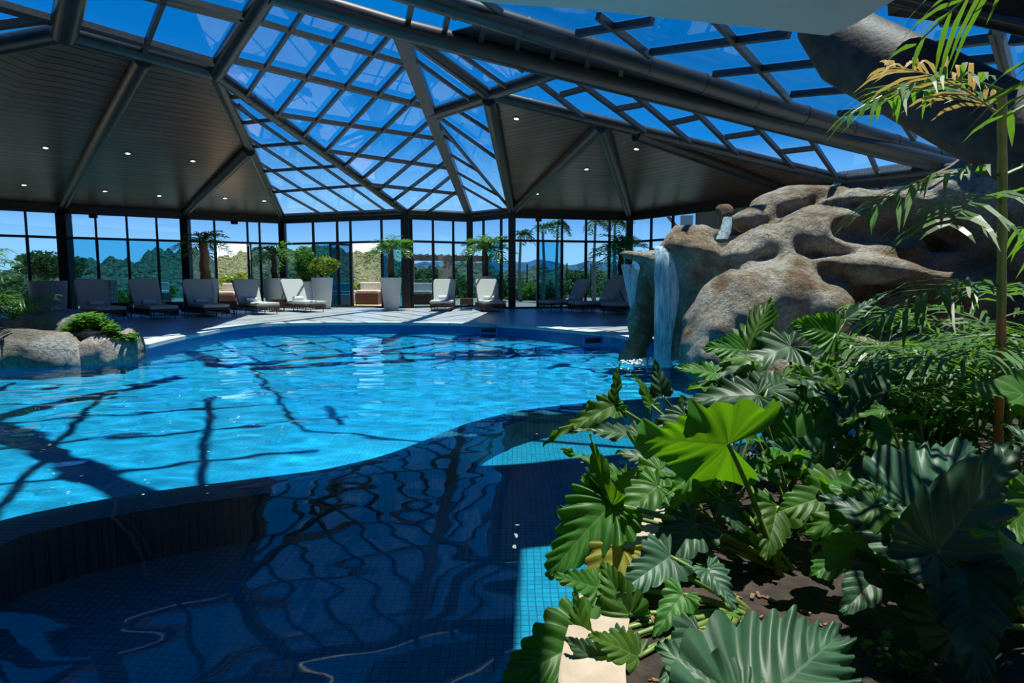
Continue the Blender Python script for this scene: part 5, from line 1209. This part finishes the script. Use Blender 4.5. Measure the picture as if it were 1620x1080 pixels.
plant(0.95, 1.22, 'philodendron with the large blue green leaf at the bottom edge, pleated and wavy', [
    ((1185, 1130, 1.15), (1345, 985, 1.32), V((-.05, -.62, .8)), dict(width=1.15, lobes=7, fold=.06, spread=165, mat_='leafdark', pleat=.09, scallop=.07)),
    ((1170, 1125, 1.15), (1045, 1010, 1.25), V((.0, -.6, .8)), dict(width=1.0, lobes=6, fold=.06, spread=120, mat_='leafdark', pleat=.07)),
    ((1105, 1000, 1.5), (1050, 1075, 1.35), V((0, -.6, .8)), dict(width=.7, mat_='leafdark')),
])
plant(2.05, 2.1, 'philodendron at the right edge with a pale rounded leaf in front of the palm', [
    ((1650, 632, 2.2), (1540, 600, 2.2), V((0, -.7, .75)), dict(width=.9, lobes=4, fold=.1, scallop=.03)),
    ((1640, 790, 1.9), (1560, 870, 1.85), V((-.1, -.9, .5)), dict(width=.8, lobes=6)),
    ((1600, 830, 1.9), (1520, 790, 1.95), V((0, -.8, .6)), dict(width=.8, lobes=5, mat_='leafdark')),
    ((1650, 720, 2.0), (1590, 660, 2.1), V((.1, -.5, .8)), dict(width=.8, lobes=5, mat_='leafdark')),
])
# the under storey: more of the same plants, low leaves filling between the tall ones
rnd = random.Random(99)
under = [(1.15, 2.45), (1.3, 2.95), (1.6, 2.3), (1.9, 3.0), (1.25, 1.7), (1.75, 1.45), (2.1, 2.6), (0.85, 2.5), (2.3, 3.3), (1.7, 3.35), (2.3, 1.7), (2.6, 2.3)]
for k, (x, y) in enumerate(under):
    where = ['close to the spa curb', 'behind the glowing leaf', 'under the tall grey green leaf', 'before the big boulder', 'near the bottom of the bed', 'in the lower right corner', 'in front of the palm leaflets', 'at the bend of the curb', 'in the shade of the palm', 'at the far edge of the bed', 'right of the widest dark leaf', 'at the foot of the palm cane'][k]
    root = empty('philodendron', (x, y, 0.08), 0, 'low leafy philodendron ' + where + ' among the taller leaves', 'philodendron', 'low philodendrons between the tall ones')
    for i in range(8):
        a = i*2.4+rnd.uniform(-.4, .4); r = rnd.uniform(.10, .30); hgt = rnd.uniform(.18, .58)*(0.75 if y < 1.9 else 1.0)
        Bp = V((x+r*math.cos(a), y+r*math.sin(a), 0.08+hgt)); L = rnd.uniform(.16, .30)
        Tp = Bp+V((math.cos(a+rnd.uniform(-.5, .5))*L, math.sin(a+rnd.uniform(-.5, .5))*L, rnd.uniform(-.14, .10)))
        add_leaf(root, Bp, Tp, V((rnd.uniform(-.4, .4), rnd.uniform(-.7, .1), 1)), (x, y, .05), 'leaf' if rnd.random() < .6 else 'leafdark', 300+k*10+i, pr=.005, width=rnd.uniform(.6, .95), lobes=rnd.choice((5, 6, 7)), fold=rnd.uniform(.1, .35), pleat=rnd.uniform(.03, .08), wave=.07)
# small ground weeds and litter on the soil
rnd = random.Random(5)
for k in range(34):
    x = rnd.uniform(.25, 2.6); y = rnd.uniform(.9, 3.4)
    if not inside((x-.25, y-.1), bed): continue
    z = bed_z(x, y)+.03; mb = MB()
    for i in range(9):
        a = rnd.uniform(0, 6.28); L = rnd.uniform(.02, .05); c = V((x+rnd.uniform(-.04, .04), y+rnd.uniform(-.04, .04), z+rnd.uniform(.01, .08))); d = V((math.cos(a), math.sin(a), rnd.uniform(-.2, .5))).normalized(); s = d.cross(V((0, 0, 1))).normalized()
        mb.add([c, c+d*L*.5+s*L*.3, c+d*L, c+d*L*.5-s*L*.3], [(0, 1, 2, 3)])
        mb.tube([(x, y, z-.04), c], .0015, 4, cap=False)
    tag(mb.build('weed', M['bushleaf'], recalc=False, origin=(x, y, z)), 'tiny green weed sprouting from the dark soil under the philodendrons', 'weed', 'weeds on the soil')
mb = MB()
for i in range(900):
    x = rnd.uniform(.15, 3.0); y = rnd.uniform(.5, 3.8)
    if not inside((x-.12, y-.05), bed): continue
    z = bed_z(x, y)+.035; a = rnd.uniform(0, 6.28); L = rnd.uniform(.006, .022); c = V((x, y, z)); mb.bar(c-V((math.cos(a), math.sin(a), rnd.uniform(-.3, .3)))*L, c+V((math.cos(a), math.sin(a), rnd.uniform(-.1, .5)))*L, L*.7, .004)
tag(mb.build('leaf_litter', simple('bark_litter', (0.16, 0.09, 0.05), 0.9, 0, .7, 60)), 'brown bark chips and litter scattered on the soil', 'litter', None, 'stuff')

# -- bamboo palm at the right edge
def cane_palm(x, y, h, lean, fr, lb, seed, r=.016, red=True):
    root = empty('bamboo_palm', (x, y, .06), 0, lb, 'palm', 'bamboo palms at the right edge'); rnd = random.Random(seed); n = 16
    pts = [V((lean[0]*(i/n)**1.5, lean[1]*(i/n)**1.5, h*i/n)) for i in range(n+1)]
    half = n//2
    MB().tube(pts[:half+1], [r*(1+.14*(i % 2)) for i in range(half+1)], 12).build('lower_cane', M['canered' if red else 'cane'], root, smooth=60)
    MB().tube(pts[half:], [r*(.95+.14*(i % 2)) for i in range(n-half+1)], 12).build('upper_cane', M['cane'], root, smooth=60)
    for i, (hf, az, rise, ln, dr, dry) in enumerate(fr):
        k = min(n, int(hf*n)); fb = MB(); frond(fb, pts[k], az, rise, ln, dr, 15, .27, .021, seed*40+i, .1, .8)
        fb.build('dry_frond' if dry else 'frond', M['drypalm' if dry else 'palmleaf'], root, recalc=False)
    return root
pi = math.pi
c1 = atD(1592, 470, 2.55); 
cane_palm(c1.x+.02, 2.55, 1.75, (-.10, .0), [(1.0, pi*1.02, .35, .62, .5, 0), (.97, -.3, .6, .8, .4, 0), (.86, pi*1.02, .2, .55, .45, 0), (.84, -.15, .5, .7, .5, 0), (.76, pi*1.2, .3, .5, .5, 0), (.95, pi*.97, .8, .5, .3, 1), (.97, pi*.6, .9, .7, .5, 0), (.62, pi*1.03, .25, .55, .5, 0), (.7, .3, .3, .6, .6, 0)],
          'tall bamboo palm with ringed cane, orange at its lower part, at the right edge', 3)
rnd = random.Random(12)
for k, (px, d, h) in enumerate([(1500, 3.3, .62), (1560, 3.2, .75), (1610, 3.0, .7), (1455, 3.5, .5), (1590, 3.7, .9), (1530, 3.9, .85), (1660, 2.8, .8), (1480, 3.1, .42), (1620, 2.6, .55)]):
    c = atD(px, 500, d); fr = []
    for i in range(7):
        fr.append((rnd.uniform(.55, 1.0), pi+rnd.uniform(-1.3, 1.1) if i % 3 else rnd.uniform(-1.2, .8), rnd.uniform(.1, 1.0), rnd.uniform(.5, .8), rnd.uniform(.25, .6), 0))
    lbk = ['in the thicket left of the orange cane', 'directly before the orange cane', 'right of the orange cane', 'leftmost of the thicket, over the bright leaves', 'tallest of the thicket behind the orange cane', 'close to the dark rock face', 'at the very right edge', 'lowest of the thicket near the tall grey green leaf', 'in front of the thicket beside the rounded pale leaf'][k]
    cane_palm(c.x, d, h, (-.05, -.02), fr, 'young bushy bamboo palm ' + lbk, 20+k, .009, False)
# fronds reaching in at the upper right corner from a palm standing beside the camera
root = cane_palm(1.75, 1.15, 2.1, (-.1, .1), [(1.0, pi*.80, .55, .85, .55, 0), (.95, pi*.72, .15, .8, .5, 0), (1.0, pi*.55, .9, .8, .6, 0), (.86, pi*.62, .2, .7, .5, 0)], 'bamboo palm whose fronds reach in from the upper right corner', 77, .014, False)

# -- island at the left
def groundcover(px0, px1, d0, d1, n, size, lb, seed, zf, nm='ground_cover'):
    rnd = random.Random(seed); mb = MB()
    for i in range(n):
        t = rnd.random(); d = d0+(d1-d0)*rnd.random(); p = atD(px0+(px1-px0)*t, 500, d); z = zf(t)*rnd.uniform(.55, 1.0); c = V((p.x, p.y, z)); a = rnd.uniform(0, 6.28)
        for k in range(3):
            b = a+(k-1)*.8; L = size*rnd.uniform(.6, 1.2); dd = V((math.cos(b), math.sin(b), rnd.uniform(-.25, .45))).normalized(); s = dd.cross(V((0, 0, 1))).normalized()
            mb.add([c, c+dd*L*.5+s*L*.26, c+dd*L, c+dd*L*.5-s*L*.26], [(0, 1, 2, 3)])
    return tag(mb.build(nm, M['bushleaf'], recalc=False), lb, 'plants', None, 'stuff')
groundcover(98, 212, 9.3, 10.2, 1300, .10, 'low leafy green ground cover behind the island boulders', 4, lambda t: .24+.30*math.sin(math.pi*min(1, t*1.15+.05)))
groundcover(25, 100, 9.6, 10.4, 260, .07, 'sparser ground cover left of the dense leaves on the island', 5, lambda t: .24)
for k, (px, d, h, s_) in enumerate([(-25, 9.4, .75, 1), (15, 9.9, .55, 2), (-60, 8.8, 1.2, 3)]):
    c = atD(px, 500, d); fr = [(rnd.uniform(.5, 1), rnd.uniform(0, 6.28), rnd.uniform(.4, 1.2), rnd.uniform(.6, .95), rnd.uniform(.3, .6), 0) for i in range(12)]
    cane_palm(c.x, d, h, (0.05, 0), fr, ['feathery palm at the left edge of the island', 'low feathery palm behind the large boulder', 'tall feathery palm at the very left edge'][k], 60+k, .012, False)
